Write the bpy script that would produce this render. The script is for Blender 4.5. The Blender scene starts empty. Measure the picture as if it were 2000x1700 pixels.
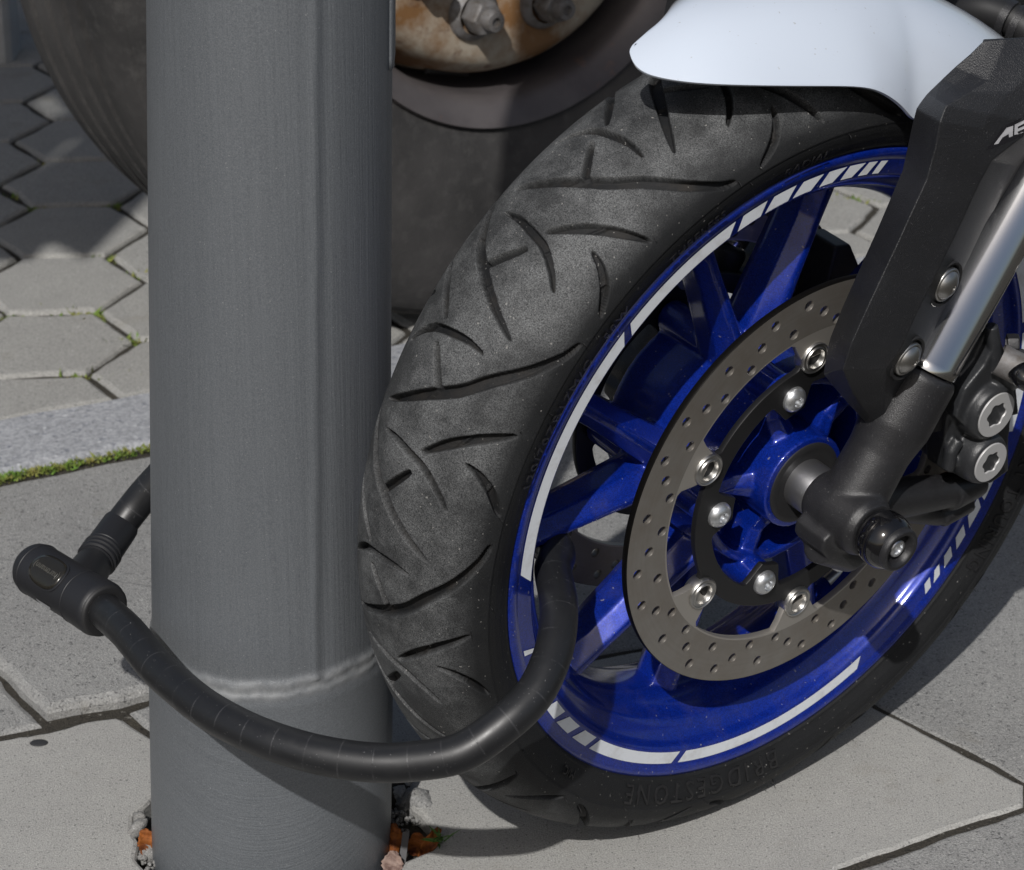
import bpy, bmesh, math, random
import numpy as np
from mathutils import Vector, Matrix, noise as mnoise
random.seed(7); rng = np.random.default_rng(7)
R = math.radians; C = bpy.context.scene.collection; SC = bpy.context.scene

# ------------------------------------------------------------------ camera
PITCH = R(22.0); FP = 5000.0; CX, CY = 1000.0, 550.0        # focal length and axis in pixels of a 2000 px wide frame
CAM = np.array([0.0, 0.0, 1.0181])
cd = bpy.data.cameras.new('camera'); cam = bpy.data.objects.new('camera', cd); C.objects.link(cam)
cam.location = CAM; cam.rotation_euler = (math.pi/2 - PITCH, 0, 0)
cd.sensor_width = 36; cd.sensor_fit = 'HORIZONTAL'; cd.lens = 90; cd.shift_y = -0.15
cd.clip_start = 0.05; cd.clip_end = 200
cd.dof.use_dof = True; cd.dof.focus_distance = 1.60; cd.dof.aperture_fstop = 20
SC.camera = cam
# ------------------------------------------------------------------ light
SUN_AZ, SUN_EL = -168.0, 43.0
w = bpy.data.worlds.new('World'); SC.world = w; w.use_nodes = True
nt = w.node_tree; nt.nodes.clear()
sky = nt.nodes.new('ShaderNodeTexSky'); sky.sky_type = 'NISHITA'; sky.sun_disc = False
sky.sun_elevation = R(SUN_EL); sky.sun_rotation = R(SUN_AZ); sky.air_density = 1.0; sky.dust_density = 3.0
bg = nt.nodes.new('ShaderNodeBackground'); bg.inputs[1].default_value = 0.060
hsv = nt.nodes.new('ShaderNodeHueSaturation'); hsv.inputs['Saturation'].default_value = .85
wo = nt.nodes.new('ShaderNodeOutputWorld'); nt.links.new(sky.outputs[0], hsv.inputs['Color']); nt.links.new(hsv.outputs[0], bg.inputs[0]); nt.links.new(bg.outputs[0], wo.inputs[0])
sd = bpy.data.lights.new('sun', 'SUN'); sd.energy = 3.5; sd.angle = R(0.6); sd.color = (1.0, 0.975, 0.945)
sun = bpy.data.objects.new('sun', sd); C.objects.link(sun)
sv = Vector((math.cos(R(SUN_EL))*math.sin(R(SUN_AZ)), math.cos(R(SUN_EL))*math.cos(R(SUN_AZ)), math.sin(R(SUN_EL))))
sun.rotation_euler = sv.to_track_quat('Z', 'Y').to_euler(); sun.location = (-1, -2, 4)
SC.view_settings.view_transform = 'Standard'; SC.view_settings.look = 'None'; SC.view_settings.exposure = 0.0; SC.view_settings.gamma = 1.0
SC.cycles.use_denoising = True

# ------------------------------------------------------------------ pixel -> place helpers
cp_, sp_ = math.cos(PITCH), math.sin(PITCH)
MC = np.array([[1, 0, 0], [0, -sp_, cp_], [0, -cp_, -sp_]])
def ray(u, v): return MC @ np.array([(u-CX)/FP, (v-CY)/FP, 1.0])
def at(u, v, zc): return CAM + ray(u, v)*zc
def ground(u, v, z=0.0):
    d = ray(u, v); return CAM + d*((z-CAM[2])/d[2])
def onplane(u, v, P0, n):
    d = ray(u, v); return CAM + d*(((P0-CAM)@n)/(d@n))
# wheel frame: x outward along the axle (left side of the machine), y rearwards, z up in the wheel plane
WC = np.array([0.1516, 1.54045, 0.28418])
AX = np.array([0.59942226, -0.78755533, -0.14300196]); AX /= np.linalg.norm(AX)
EU = np.array([0, 0, 1.0]) - AX[2]*AX; EU /= np.linalg.norm(EU)
ER = -np.cross(AX, EU)
WM = np.stack([AX, ER, EU], 1)
def L(u, v, x):
    """pixel -> wheel-frame coordinates on the plane x"""
    return WM.T @ (onplane(u, v, WC + x*AX, AX) - WC)
def toL(P): return WM.T @ (np.asarray(P) - WC)
def pol(r, t, x=0.0): return np.array([x, -r*math.sin(R(t)), r*math.cos(R(t))])
def rt(u, v, x):
    p = L(u, v, x); return math.hypot(p[1], p[2]), math.degrees(math.atan2(-p[1], p[2]))

# ------------------------------------------------------------------ materials
def N(nt, t, **kw):
    n = nt.nodes.new(t)
    for k, v in kw.items():
        if k in n.inputs: n.inputs[k].default_value = v
        else: setattr(n, k, v)
    return n
def mat(name, base=(.5, .5, .5), rough=.5, metal=0.0, coat=0.0, coat_rough=.05, spec=.5, ior=None):
    m = bpy.data.materials.new(name); m.use_nodes = True; nt = m.node_tree; b = nt.nodes['Principled BSDF']
    b.inputs['Base Color'].default_value = (*base, 1); b.inputs['Roughness'].default_value = rough
    b.inputs['Metallic'].default_value = metal; b.inputs['Coat Weight'].default_value = coat
    b.inputs['Coat Roughness'].default_value = coat_rough; b.inputs['Specular IOR Level'].default_value = spec
    m['b'] = 1
    return m
def bsdf(m): return m.node_tree.nodes['Principled BSDF']
def coords(m, scale=(1, 1, 1), kind='Object'):
    nt = m.node_tree; tc = nt.nodes.new('ShaderNodeTexCoord'); mp = nt.nodes.new('ShaderNodeMapping')
    mp.inputs['Scale'].default_value = scale; nt.links.new(tc.outputs[kind], mp.inputs[0]); return mp.outputs[0]
def noise(m, vec, scale, detail=3, rough=.55, lo=None, hi=None, a=0.0, b=1.0):
    nt = m.node_tree; n = N(nt, 'ShaderNodeTexNoise'); n.inputs['Scale'].default_value = scale; n.inputs['Detail'].default_value = detail
    n.inputs['Roughness'].default_value = rough; nt.links.new(vec, n.inputs['Vector']); o = n.outputs['Fac']
    if lo is not None:
        mr = nt.nodes.new('ShaderNodeMapRange'); mr.inputs['From Min'].default_value = lo; mr.inputs['From Max'].default_value = hi
        mr.inputs['To Min'].default_value = a; mr.inputs['To Max'].default_value = b; nt.links.new(o, mr.inputs['Value']); o = mr.outputs[0]
    return o
def mixc(m, fac, c1, c2, blend='MIX'):
    nt = m.node_tree; x = nt.nodes.new('ShaderNodeMix'); x.data_type = 'RGBA'; x.blend_type = blend
    for s, c in ((6, c1), (7, c2)):
        if isinstance(c, tuple): x.inputs[s].default_value = (*c, 1)
        else: nt.links.new(c, x.inputs[s])
    if isinstance(fac, (int, float)): x.inputs[0].default_value = fac
    else: nt.links.new(fac, x.inputs[0])
    return x.outputs[2]
def mth(m, op, a, b=0.0):
    nt = m.node_tree; x = nt.nodes.new('ShaderNodeMath'); x.operation = op
    for i, v in enumerate((a, b)):
        if isinstance(v, (int, float)): x.inputs[i].default_value = v
        else: nt.links.new(v, x.inputs[i])
    return x.outputs[0]
def setc(m, sock, name='Base Color'): m.node_tree.links.new(sock, bsdf(m).inputs[name])
def bump(m, h, strength=.3, dist=.001, coat=False):
    nt = m.node_tree; bp = nt.nodes.new('ShaderNodeBump'); bp.inputs['Strength'].default_value = strength; bp.inputs['Distance'].default_value = dist
    nt.links.new(h, bp.inputs['Height']); nt.links.new(bp.outputs[0], bsdf(m).inputs['Normal'])
    return bp

# rubber of the motorcycle tyre
m_tread = mat('tyre_rubber', (.03, .03, .032), .60, spec=.25)
v = coords(m_tread)
dust = noise(m_tread, v, 22, 5, .68, .42, .62); grain = noise(m_tread, v, 1300, 3, .7, .32, .68)
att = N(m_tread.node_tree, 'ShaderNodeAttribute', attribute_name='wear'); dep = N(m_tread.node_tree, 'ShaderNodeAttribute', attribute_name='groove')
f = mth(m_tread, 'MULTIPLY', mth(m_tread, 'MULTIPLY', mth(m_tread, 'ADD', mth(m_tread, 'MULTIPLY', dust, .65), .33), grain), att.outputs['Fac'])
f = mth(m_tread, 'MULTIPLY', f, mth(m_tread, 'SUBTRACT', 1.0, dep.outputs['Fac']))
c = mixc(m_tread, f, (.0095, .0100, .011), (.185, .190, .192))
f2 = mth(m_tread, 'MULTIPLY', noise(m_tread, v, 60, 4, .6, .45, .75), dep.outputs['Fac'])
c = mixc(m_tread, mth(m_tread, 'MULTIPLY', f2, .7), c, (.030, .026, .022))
sp = noise(m_tread, v, 420, 1, .5, .74, .78)
c = mixc(m_tread, mth(m_tread, 'MULTIPLY', sp, .5), c, (.35, .34, .32)); setc(m_tread, c)
bump(m_tread, mth(m_tread, 'ADD', grain, mth(m_tread, 'MULTIPLY', dust, .4)), .5, .0003)
m_letter = mat('tyre_lettering_rubber', (.012, .012, .013), .36)

# blue metallic rim lacquer
m_blue = mat('blue_metallic_lacquer', (.002, .012, .24), .42, .28, 1.0, .05, .3)
v = coords(m_blue); fl = N(m_blue.node_tree, 'ShaderNodeTexVoronoi'); fl.inputs['Scale'].default_value = 1600
m_blue.node_tree.links.new(v, fl.inputs['Vector'])
mr = N(m_blue.node_tree, 'ShaderNodeVectorMath', operation='SCALE'); 
bwv = mth(m_blue, 'MULTIPLY', fl.outputs['Color'], 1.0)
dirt = noise(m_blue, v, 45, 6, .7, .50, .80)
c = mixc(m_blue, mth(m_blue, 'MULTIPLY', bwv, .65), (.0008, .008, .12), (.003, .038, .46))
c = mixc(m_blue, mth(m_blue, 'MULTIPLY', dirt, .16), c, (.16, .15, .17))
spk = noise(m_blue, v, 330, 1, .5, .745, .77); c = mixc(m_blue, mth(m_blue, 'MULTIPLY', spk, .5), c, (.35, .33, .32)); setc(m_blue, c)
mr2 = noise(m_blue, v, 25, 4, .6, .3, .8, .04, .22); m_blue.node_tree.links.new(mr2, bsdf(m_blue).inputs['Coat Roughness'])
bump(m_blue, bwv, .25, .0002)

m_white_tape = mat('white_reflective_tape', (.66, .69, .73), .38)
v = coords(m_white_tape); setc(m_white_tape, mixc(m_white_tape, noise(m_white_tape, v, 60, 5, .7, .5, .8), (.68, .71, .75), (.50, .50, .50)))

def steel(name, base, rough, scale=(1, 1, 1), ring=True):
    m = mat(name, base, rough, 1.0)
    v = coords(m)
    if ring:   # turning marks: rings round the local x axis
        nt = m.node_tree; sx = nt.nodes.new('ShaderNodeSeparateXYZ'); nt.links.new(v, sx.inputs[0])
        r2 = mth(m, 'SQRT', mth(m, 'ADD', mth(m, 'MULTIPLY', sx.outputs[1], sx.outputs[1]), mth(m, 'MULTIPLY', sx.outputs[2], sx.outputs[2])))
        cb = nt.nodes.new('ShaderNodeCombineXYZ'); nt.links.new(mth(m, 'MULTIPLY', r2, 1.0), cb.inputs[0])
        n1 = noise(m, cb.outputs[0], 2600, 2, .7, .3, .7); n2 = noise(m, cb.outputs[0], 260, 3, .7, .3, .75)
        n3 = noise(m, v, 38, 5, .65, .35, .7)
        c = mixc(m, mth(m, 'MULTIPLY', n1, .45), base, tuple(x*.62 for x in base))
        c = mixc(m, mth(m, 'MULTIPLY', n2, .35), c, tuple(x*.55 for x in base))
        c = mixc(m, mth(m, 'MULTIPLY', n3, .55), c, (base[0]*.62, base[1]*.56, base[2]*.50))
        c = mixc(m, mth(m, 'LESS_THAN', r2, .1178), c, tuple(x*1.25 for x in base)); c = mixc(m, mth(m, 'GREATER_THAN', r2, .1486), c, (.012, .011, .010)); setc(m, c)
        bump(m, n1, .35, .0001)
    return m
m_disc = steel('worn_brake_disc_steel', (.33, .312, .285), .40); bsdf(m_disc).inputs['Metallic'].default_value = .7
m_steel = mat('brushed_steel', (.52, .51, .49), .36, 1.0)
m_zinc = mat('zinc_plated_bolt', (.72, .74, .76), .35, .9)
v = coords(m_zinc); setc(m_zinc, mixc(m_zinc, noise(m_zinc, v, 300, 3, .6, .4, .75), (.74, .76, .78), (.48, .48, .49)))
m_alu = mat('machined_aluminium_cap', (.60, .60, .60), .42, .45)
m_sleeve_metal = mat('dull_axle_sleeve', (.26, .26, .27), .38, .9)
m_chrome = mat('chrome_fork_tube', (.80, .80, .80), .16, 1.0)
v = coords(m_chrome, (1, 1, .02)); bump(m_chrome, noise(m_chrome, v, 900, 2), .04, .0001)
def blackcast(name, base, rough, grain=1200, st=.35, metal=.0, spk=.35):
    m = mat(name, base, rough, metal)
    v = coords(m); g = noise(m, v, grain, 2, .6, .3, .7); d = noise(m, v, 30, 5, .65, .45, .75)
    s = noise(m, v, 900, 2, .6, .66, .74)
    c = mixc(m, mth(m, 'MULTIPLY', d, .35), base, tuple(min(1, x*1.9+.012) for x in base))
    c = mixc(m, mth(m, 'MULTIPLY', g, .35), c, tuple(x*1.9 for x in base))
    c = mixc(m, mth(m, 'MULTIPLY', s, spk), c, (.2, .2, .2)); setc(m, c)
    bump(m, g, st, .00025); return m
m_cast = blackcast('black_cast_metal', (.014, .014, .0155), .38, 1600, .4, spk=.5)
m_caliper = blackcast('black_caliper_paint', (.018, .019, .021), .38)
m_plastic = blackcast('grained_black_plastic', (.0135, .014, .016), .42, 1200, .8, spk=.4)
m_carrier = mat('black_anodised_carrier', (.012, .012, .013), .42, .2)
m_gloss = mat('glossy_black_plastic', (.006, .006, .007), .12, 0, .6, .05)
v = coords(m_gloss); mr3 = noise(m_gloss, v, 120, 3, .6, .4, .7, .06, .22); m_gloss.node_tree.links.new(mr3, bsdf(m_gloss).inputs['Roughness'])
m_rubber = mat('matt_black_rubber', (.016, .016, .017), .55)
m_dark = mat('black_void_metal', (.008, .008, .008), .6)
m_white = mat('white_lacquer', (.56, .62, .71), .22, 0, 1.0, .04)
v = coords(m_white); setc(m_white, mixc(m_white, noise(m_white, v, 420, 1, .5, .765, .79), (.56, .62, .71), (.42, .44, .47)))
m_orange = mat('orange_brown_pad_back', (.28, .07, .015), .5, .2)
m_decal = mat('silver_decal_letter', (.42, .42, .44), .45)
m_decal_bg = mat('glossy_dark_decal', (.015, .015, .018), .2)
# lock
m_sleeve = mat('black_lock_sleeve', (.013, .0135, .015), .40, 0, .0, .3)
v = coords(m_sleeve, (1, 1, 1), 'UV'); sxx = N(m_sleeve.node_tree, 'ShaderNodeSeparateXYZ'); m_sleeve.node_tree.links.new(v, sxx.inputs[0])
v3 = coords(m_sleeve)
fr = mth(m_sleeve, 'ABSOLUTE', mth(m_sleeve, 'SUBTRACT', mth(m_sleeve, 'FRACT', sxx.outputs[0]), .5))
ln = mth(m_sleeve, 'GREATER_THAN', fr, .480)
ln = mth(m_sleeve, 'MULTIPLY', ln, noise(m_sleeve, v3, 90, 3, .6, .40, .60))
c = mixc(m_sleeve, mth(m_sleeve, 'MULTIPLY', ln, .32), (.013, .0135, .015), (.085, .085, .09))
c = mixc(m_sleeve, mth(m_sleeve, 'MULTIPLY', noise(m_sleeve, v3, 700, 1, .5, .745, .77), .5), c, (.2, .2, .2)); setc(m_sleeve, c)
mr4 = noise(m_sleeve, v3, 70, 4, .7, .3, .75, .34, .50); m_sleeve.node_tree.links.new(mr4, bsdf(m_sleeve).inputs['Roughness'])
bump(m_sleeve, mth(m_sleeve, 'ADD', ln, noise(m_sleeve, v3, 25, 2)), .3, .0006)
m_lockbody = mat('soft_black_lock_plastic', (.014, .0145, .017), .5)
m_badge = mat('smoked_badge', (.022, .020, .016), .22, .2, .5)
m_badge_text = mat('badge_lettering', (.07, .068, .06), .4)
# pole
m_pole = mat('dark_grey_mica_paint', (.085, .092, .100), .46, .35, .0)
v = coords(m_pole); vs = coords(m_pole, (1, 1, .012))
line = noise(m_pole, vs, 420, 3, .65, .36, .66); fine = noise(m_pole, v, 1100, 3, .75, .38, .66)
sepp = N(m_pole.node_tree, 'ShaderNodeSeparateXYZ'); m_pole.node_tree.links.new(v, sepp.inputs[0])
# brush strokes on the foot of the pole: bowed wave lines
wv = N(m_pole.node_tree, 'ShaderNodeTexNoise'); wv.inputs['Scale'].default_value = 1.0; wv.inputs['Detail'].default_value = 3
xx = mth(m_pole, 'MULTIPLY', sepp.outputs[0], sepp.outputs[0])
zz = mth(m_pole, 'SUBTRACT', sepp.outputs[2], mth(m_pole, 'MULTIPLY', xx, 4.5))
cbb = N(m_pole.node_tree, 'ShaderNodeCombineXYZ'); m_pole.node_tree.links.new(mth(m_pole, 'MULTIPLY', sepp.outputs[0], 14), cbb.inputs[0])
m_pole.node_tree.links.new(mth(m_pole, 'MULTIPLY', zz, 620), cbb.inputs[2]); m_pole.node_tree.links.new(cbb.outputs[0], wv.inputs['Vector'])
foot = N(m_pole.node_tree, 'ShaderNodeMapRange'); foot.inputs['From Min'].default_value = .17; foot.inputs['From Max'].default_value = .12
m_pole.node_tree.links.new(sepp.outputs[2], foot.inputs['Value'])
wvm = N(m_pole.node_tree, 'ShaderNodeMapRange'); wvm.inputs['From Min'].default_value = .36; wvm.inputs['From Max'].default_value = .64; m_pole.node_tree.links.new(wv.outputs['Fac'], wvm.inputs['Value'])
lines = mixc(m_pole, foot.outputs[0], line, wvm.outputs[0])
c = mixc(m_pole, mth(m_pole, 'MULTIPLY', lines, .34), (.128, .139, .152), (.080, .088, .098))
c = mixc(m_pole, mth(m_pole, 'MULTIPLY', fine, .50), c, (.235, .250, .265))
sc = noise(m_pole, v, 800, 1, .5, .745, .77); c = mixc(m_pole, mth(m_pole, 'MULTIPLY', sc, .5), c, (.4, .4, .4))
wl = N(m_pole.node_tree, 'ShaderNodeAttribute', attribute_name='weld')
c = mixc(m_pole, mth(m_pole, 'MULTIPLY', wl.outputs['Fac'], noise(m_pole, v, 60, 4, .6, .3, .6)), c, (.30, .31, .32)); setc(m_pole, c)
bump(m_pole, mth(m_pole, 'ADD', lines, mth(m_pole, 'MULTIPLY', fine, .6)), .28, .0005)

def stone(name, c1, c2, dark, light, s=1.0, patch=.5, rough=.85, bs=.5):
    m = mat(name, c1, rough, spec=.3)
    v = coords(m)
    big = noise(m, v, 5*s, 5, .6, .35, .68); mid = noise(m, v, 38*s, 5, .7, .35, .7)
    g = noise(m, v, 800*s, 3, .75, .36, .68); g2 = noise(m, v, 430*s, 2, .6, .60, .70)
    c = mixc(m, mth(m, 'MULTIPLY', big, patch), c1, c2)
    c = mixc(m, mth(m, 'MULTIPLY', mid, .35), c, tuple(x*.78 for x in c2))
    c = mixc(m, mth(m, 'MULTIPLY', g, .72), c, tuple(x*.46 for x in c2))
    c = mixc(m, mth(m, 'MULTIPLY', g2, .75), c, dark)
    vv = N(m.node_tree, 'ShaderNodeVectorMath', operation='ADD'); vv.inputs[1].default_value = (3, 5, 7); m.node_tree.links.new(v, vv.inputs[0])
    g4 = noise(m, vv.outputs[0], 420*s, 2, .5, .67, .74)
    c = mixc(m, mth(m, 'MULTIPLY', g4, .6), c, light)
    st = noise(m, v, 17*s, 4, .6, .60, .74); c = mixc(m, mth(m, 'MULTIPLY', st, .30), c, (.20, .175, .12)); setc(m, c)
    bump(m, mth(m, 'ADD', g, mth(m, 'MULTIPLY', g2, -1.2)), bs, .0008); return m
m_slab = stone('grey_concrete_slab', (.47, .465, .44), (.39, .385, .37), (.12, .12, .12), (.60, .60, .58))
m_slab2 = stone('pitted_concrete_slab', (.42, .418, .405), (.31, .31, .305), (.08, .08, .085), (.58, .58, .56), .85, .8, .85, .8)
m_hex = stone('hexagonal_concrete_paver', (.41, .405, .38), (.34, .335, .32), (.14, .14, .14), (.55, .55, .53), .7)
m_granite = stone('granite_kerb_stone', (.44, .45, .47), (.29, .30, .32), (.15, .16, .19), (.66, .67, .69), .30, .9)
m_sand = stone('joint_sand', (.075, .068, .056), (.045, .040, .032), (.02, .02, .018), (.30, .29, .26), .6, .8, .95, 1.0)
m_moss = mat('moss', (.08, .14, .02), .8); v = coords(m_moss)
setc(m_moss, mixc(m_moss, noise(m_moss, v, 55, 3, .6, .38, .66), (.10, .19, .02), (.22, .19, .05)))
# truck wheel
m_ttyre = mat('weathered_truck_tyre', (.045, .044, .043), .8, spec=.3); v = coords(m_ttyre)
c = mixc(m_ttyre, noise(m_ttyre, v, 6, 5, .55, .30, .72), (.016, .016, .0165), (.066, .063, .062))
c = mixc(m_ttyre, mth(m_ttyre, 'MULTIPLY', noise(m_ttyre, v, 60, 4, .7, .5, .75), .4), c, (.09, .087, .084)); setc(m_ttyre, c)
bump(m_ttyre, noise(m_ttyre, v, 90, 5, .7), .4, .002)
m_trim = mat('greasy_steel_rim', (.13, .115, .11), .5, .45); v = coords(m_trim)
c = mixc(m_trim, noise(m_trim, v, 7, 5, .6, .38, .68), (.155, .14, .138), (.085, .075, .078))
c = mixc(m_trim, mth(m_trim, 'MULTIPLY', noise(m_trim, v, 14, 4, .7, .60, .78), .6), c, (.30, .16, .10)); setc(m_trim, c)
m_rust = mat('rusty_white_wheel_centre', (.5, .45, .35), .65, .0); v = coords(m_rust)
c = mixc(m_rust, noise(m_rust, v, 13, 5, .65, .42, .60), (.34, .30, .24), (.17, .085, .03))
c = mixc(m_rust, noise(m_rust, v, 30, 5, .7, .55, .72), c, (.10, .045, .02)); setc(m_rust, c); bump(m_rust, noise(m_rust, v, 120, 4, .7), .4, .001)
m_nut = mat('dusty_steel_nut', (.17, .165, .165), .6, .4); v = coords(m_nut)
setc(m_nut, mixc(m_nut, noise(m_nut, v, 90, 4, .7, .4, .7), (.19, .185, .185), (.10, .085, .07)))
m_leaf = mat('dry_orange_leaf', (.33, .11, .02), .7, spec=.2); v = coords(m_leaf)
setc(m_leaf, mixc(m_leaf, noise(m_leaf, v, 90, 4, .6, .4, .65), (.26, .085, .018), (.07, .020, .008)))
m_leafg = mat('withered_grey_leaf', (.22, .15, .12), .7); v = coords(m_leafg)
setc(m_leafg, mixc(m_leafg, noise(m_leafg, v, 120, 4, .6, .4, .65), (.24, .17, .14), (.09, .05, .04)))
m_grass = mat('green_weed', (.05, .12, .015), .6)
m_pebble = stone('pebble_stone', (.3, .3, .29), (.22, .21, .2), (.1, .1, .1), (.5, .5, .5), 1.0)
m_greypaint = mat('light_grey_paint', (.46, .47, .48), .5); v = coords(m_greypaint)
setc(m_greypaint, mixc(m_greypaint, noise(m_greypaint, v, 20, 4, .6, .4, .7), (.46, .47, .48), (.36, .36, .36)))
m_chassis = mat('dark_chassis_paint', (.03, .03, .032), .6)

# ------------------------------------------------------------------ mesh helpers
def mk(name, V, F, smooth=True, attrs=None):
    me = bpy.data.meshes.new(name)
    if isinstance(F, np.ndarray):
        n, k = F.shape; me.vertices.add(len(V)); me.vertices.foreach_set('co', np.asarray(V, np.float32).ravel())
        me.loops.add(n*k); me.loops.foreach_set('vertex_index', F.astype(np.int32).ravel()); me.polygons.add(n)
        me.polygons.foreach_set('loop_start', np.arange(0, n*k, k, dtype=np.int32)); me.polygons.foreach_set('loop_total', np.full(n, k, np.int32)); me.update(calc_edges=True)
    else:
        me.from_pydata([tuple(map(float, p)) for p in V], [], F); me.update()
    me.polygons.foreach_set('use_smooth', np.full(len(me.polygons), smooth))
    for k, v in (attrs or {}).items():
        a = me.attributes.new(k, 'FLOAT', 'POINT'); a.data.foreach_set('value', np.asarray(v, np.float32))
    me.validate(); return me
def join(*parts):
    V = []; F = []; o = 0
    for v, f in parts:
        V.append(np.asarray(v, float).reshape(-1, 3)); F += [tuple(i+o for i in q) for q in f]; o += len(v)
    return np.concatenate(V), F
def obj(name, me, m=None, parent=None, loc=None, auto=None):
    if not isinstance(me, bpy.types.Mesh): me = mk(name, me[0], me[1])
    me.name = name; o = bpy.data.objects.new(name, me); C.objects.link(o)
    if m: me.materials.append(m)
    if parent: o.parent = parent
    if loc is not None: o.location = loc
    if auto is not None:
        me.polygons.foreach_set('use_smooth', np.full(len(me.polygons), True)); me.set_sharp_from_angle(angle=R(auto))
    return o
def tag(o, label=None, cat=None, group=None, kind=None):
    for k, v in (('label', label), ('category', cat), ('group', group), ('kind', kind)):
        if v: o[k] = v
    return o
def empty(name, loc, rot=None):
    o = bpy.data.objects.new(name, None); C.objects.link(o); o.location = loc; o.empty_display_size = .05
    if rot is not None: o.rotation_euler = rot
    return o
def frame_from(d, up=(0, 0, 1)):
    d = np.asarray(d, float); d = d/np.linalg.norm(d); u = np.asarray(up, float)
    if abs(u@d) > .95: u = np.array([1., 0, 0])
    x = np.cross(u, d); x /= np.linalg.norm(x); return x, np.cross(d, x), d
def lathe(prof, n=48, p0=(0, 0, 0), d=(1, 0, 0), cap=False):
    """prof: (along, radius) pairs; revolved about direction d through p0"""
    x, y, d = frame_from(d); p0 = np.asarray(p0, float); V = []; F = []
    t = np.linspace(0, 2*np.pi, n, endpoint=False)
    for a, r in prof: V.append(p0 + a*d + r*(np.cos(t)[:, None]*x + np.sin(t)[:, None]*y))
    m = len(prof)
    for i in range(m-1):
        for j in range(n):
            k = (j+1) % n; F.append((i*n+j, i*n+k, (i+1)*n+k, (i+1)*n+j))
    V = np.concatenate(V)
    if cap: F.append(tuple(range(n))[::-1]); F.append(tuple((m-1)*n+i for i in range(n)))
    return V, F
def cyl(p0, p1, r0, r1=None, n=32, bev=0.0):
    p0 = np.asarray(p0, float); p1 = np.asarray(p1, float); r1 = r0 if r1 is None else r1; l = np.linalg.norm(p1-p0)
    pr = [(0, r0), (l, r1)] if not bev else [(0, r0-bev), (bev*.3, r0-bev*.3), (bev, r0), (l-bev, r1), (l-bev*.3, r1-bev*.3), (l, r1-bev)]
    return lathe(pr, n, p0, p1-p0, True)
def prism(poly, x0, x1):
    """poly: (y,z) points, extruded along x"""
    n = len(poly); V = [(x0, *p) for p in poly] + [(x1, *p) for p in poly]
    F = [tuple(range(n))[::-1], tuple(range(n, 2*n))] + [(i, (i+1) % n, n+(i+1) % n, n+i) for i in range(n)]
    return np.array(V), F
def loft(secs, cap=True):
    n = len(secs[0]); V = np.concatenate([np.asarray(s, float) for s in secs]); F = []
    for i in range(len(secs)-1):
        for j in range(n): k = (j+1) % n; F.append((i*n+j, i*n+k, (i+1)*n+k, (i+1)*n+j))
    if cap: F.append(tuple(range(n))[::-1]); F.append(tuple((len(secs)-1)*n+i for i in range(n)))
    return V, F
def spline(P, n):
    """Catmull-Rom through the points, n samples, arc-length spaced"""
    P = np.asarray(P, float); Q = np.vstack([2*P[0]-P[1], P, 2*P[-1]-P[-2]]); out = []
    for i in range(1, len(Q)-2):
        t = np.linspace(0, 1, 24, endpoint=False)[:, None]; a, b, c, d = Q[i-1], Q[i], Q[i+1], Q[i+2]
        out.append(.5*((2*b)+(-a+c)*t+(2*a-5*b+4*c-d)*t**2+(-a+3*b-3*c+d)*t**3))
    out = np.vstack(out+[P[-1:]]); s = np.r_[0, np.cumsum(np.linalg.norm(np.diff(out[:, :3], axis=0), axis=1))]
    q = np.linspace(0, s[-1], n); return np.stack([np.interp(q, s, out[:, k]) for k in range(out.shape[1])], 1), s[-1]
def tube(P, r, n=24, samples=120, uvlen=None, cap=True):
    """sweep; P may have a 4th column of radii"""
    P = np.asarray(P, float)
    if P.shape[1] == 3: P = np.c_[P, np.full(len(P), r)]
    S, Ln = spline(P, samples); T = np.gradient(S[:, :3], axis=0); T /= np.linalg.norm(T, axis=1)[:, None]
    x, y, _ = frame_from(T[0]); V = []; t = np.linspace(0, 2*np.pi, n, endpoint=False)
    for i in range(len(S)):
        x = x-(x@T[i])*T[i]; x /= np.linalg.norm(x); y = np.cross(T[i], x)
        V.append(S[i, :3]+S[i, 3]*(np.cos(t)[:, None]*x+np.sin(t)[:, None]*y))
    Vv, F = loft(V, cap); me = mk('tube', Vv, F)
    if uvlen:
        uv = me.uv_layers.new(name='UVMap'); arr = np.zeros(len(me.loops)*2, np.float32); vi = np.zeros(len(me.loops), np.int32)
        me.loops.foreach_get('vertex_index', vi); ring = vi//n; arr[0::2] = ring/(samples-1)*Ln/uvlen; arr[1::2] = (vi % n)/n; uv.data.foreach_set('uv', arr)
    return me
def bevel(me, w, seg=2, ang=30):
    bm = bmesh.new(); bm.from_mesh(me); bmesh.ops.recalc_face_normals(bm, faces=bm.faces)
    ed = [e for e in bm.edges if len(e.link_faces) == 2 and e.calc_face_angle(0) > R(ang)]
    bmesh.ops.bevel(bm, geom=ed, offset=w, segments=seg, affect='EDGES', profile=.6, clamp_overlap=True); bm.to_mesh(me); bm.free(); return me
def evaluated(me, mods):
    o = bpy.data.objects.new('tmp', me); C.objects.link(o)
    for t, kw in mods:
        md = o.modifiers.new('m', t)
        for k, v in kw.items(): setattr(md, k, v)
    dg = bpy.context.evaluated_depsgraph_get(); dg.update(); out = bpy.data.meshes.new_from_object(o.evaluated_get(dg)); bpy.data.objects.remove(o); return out
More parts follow.
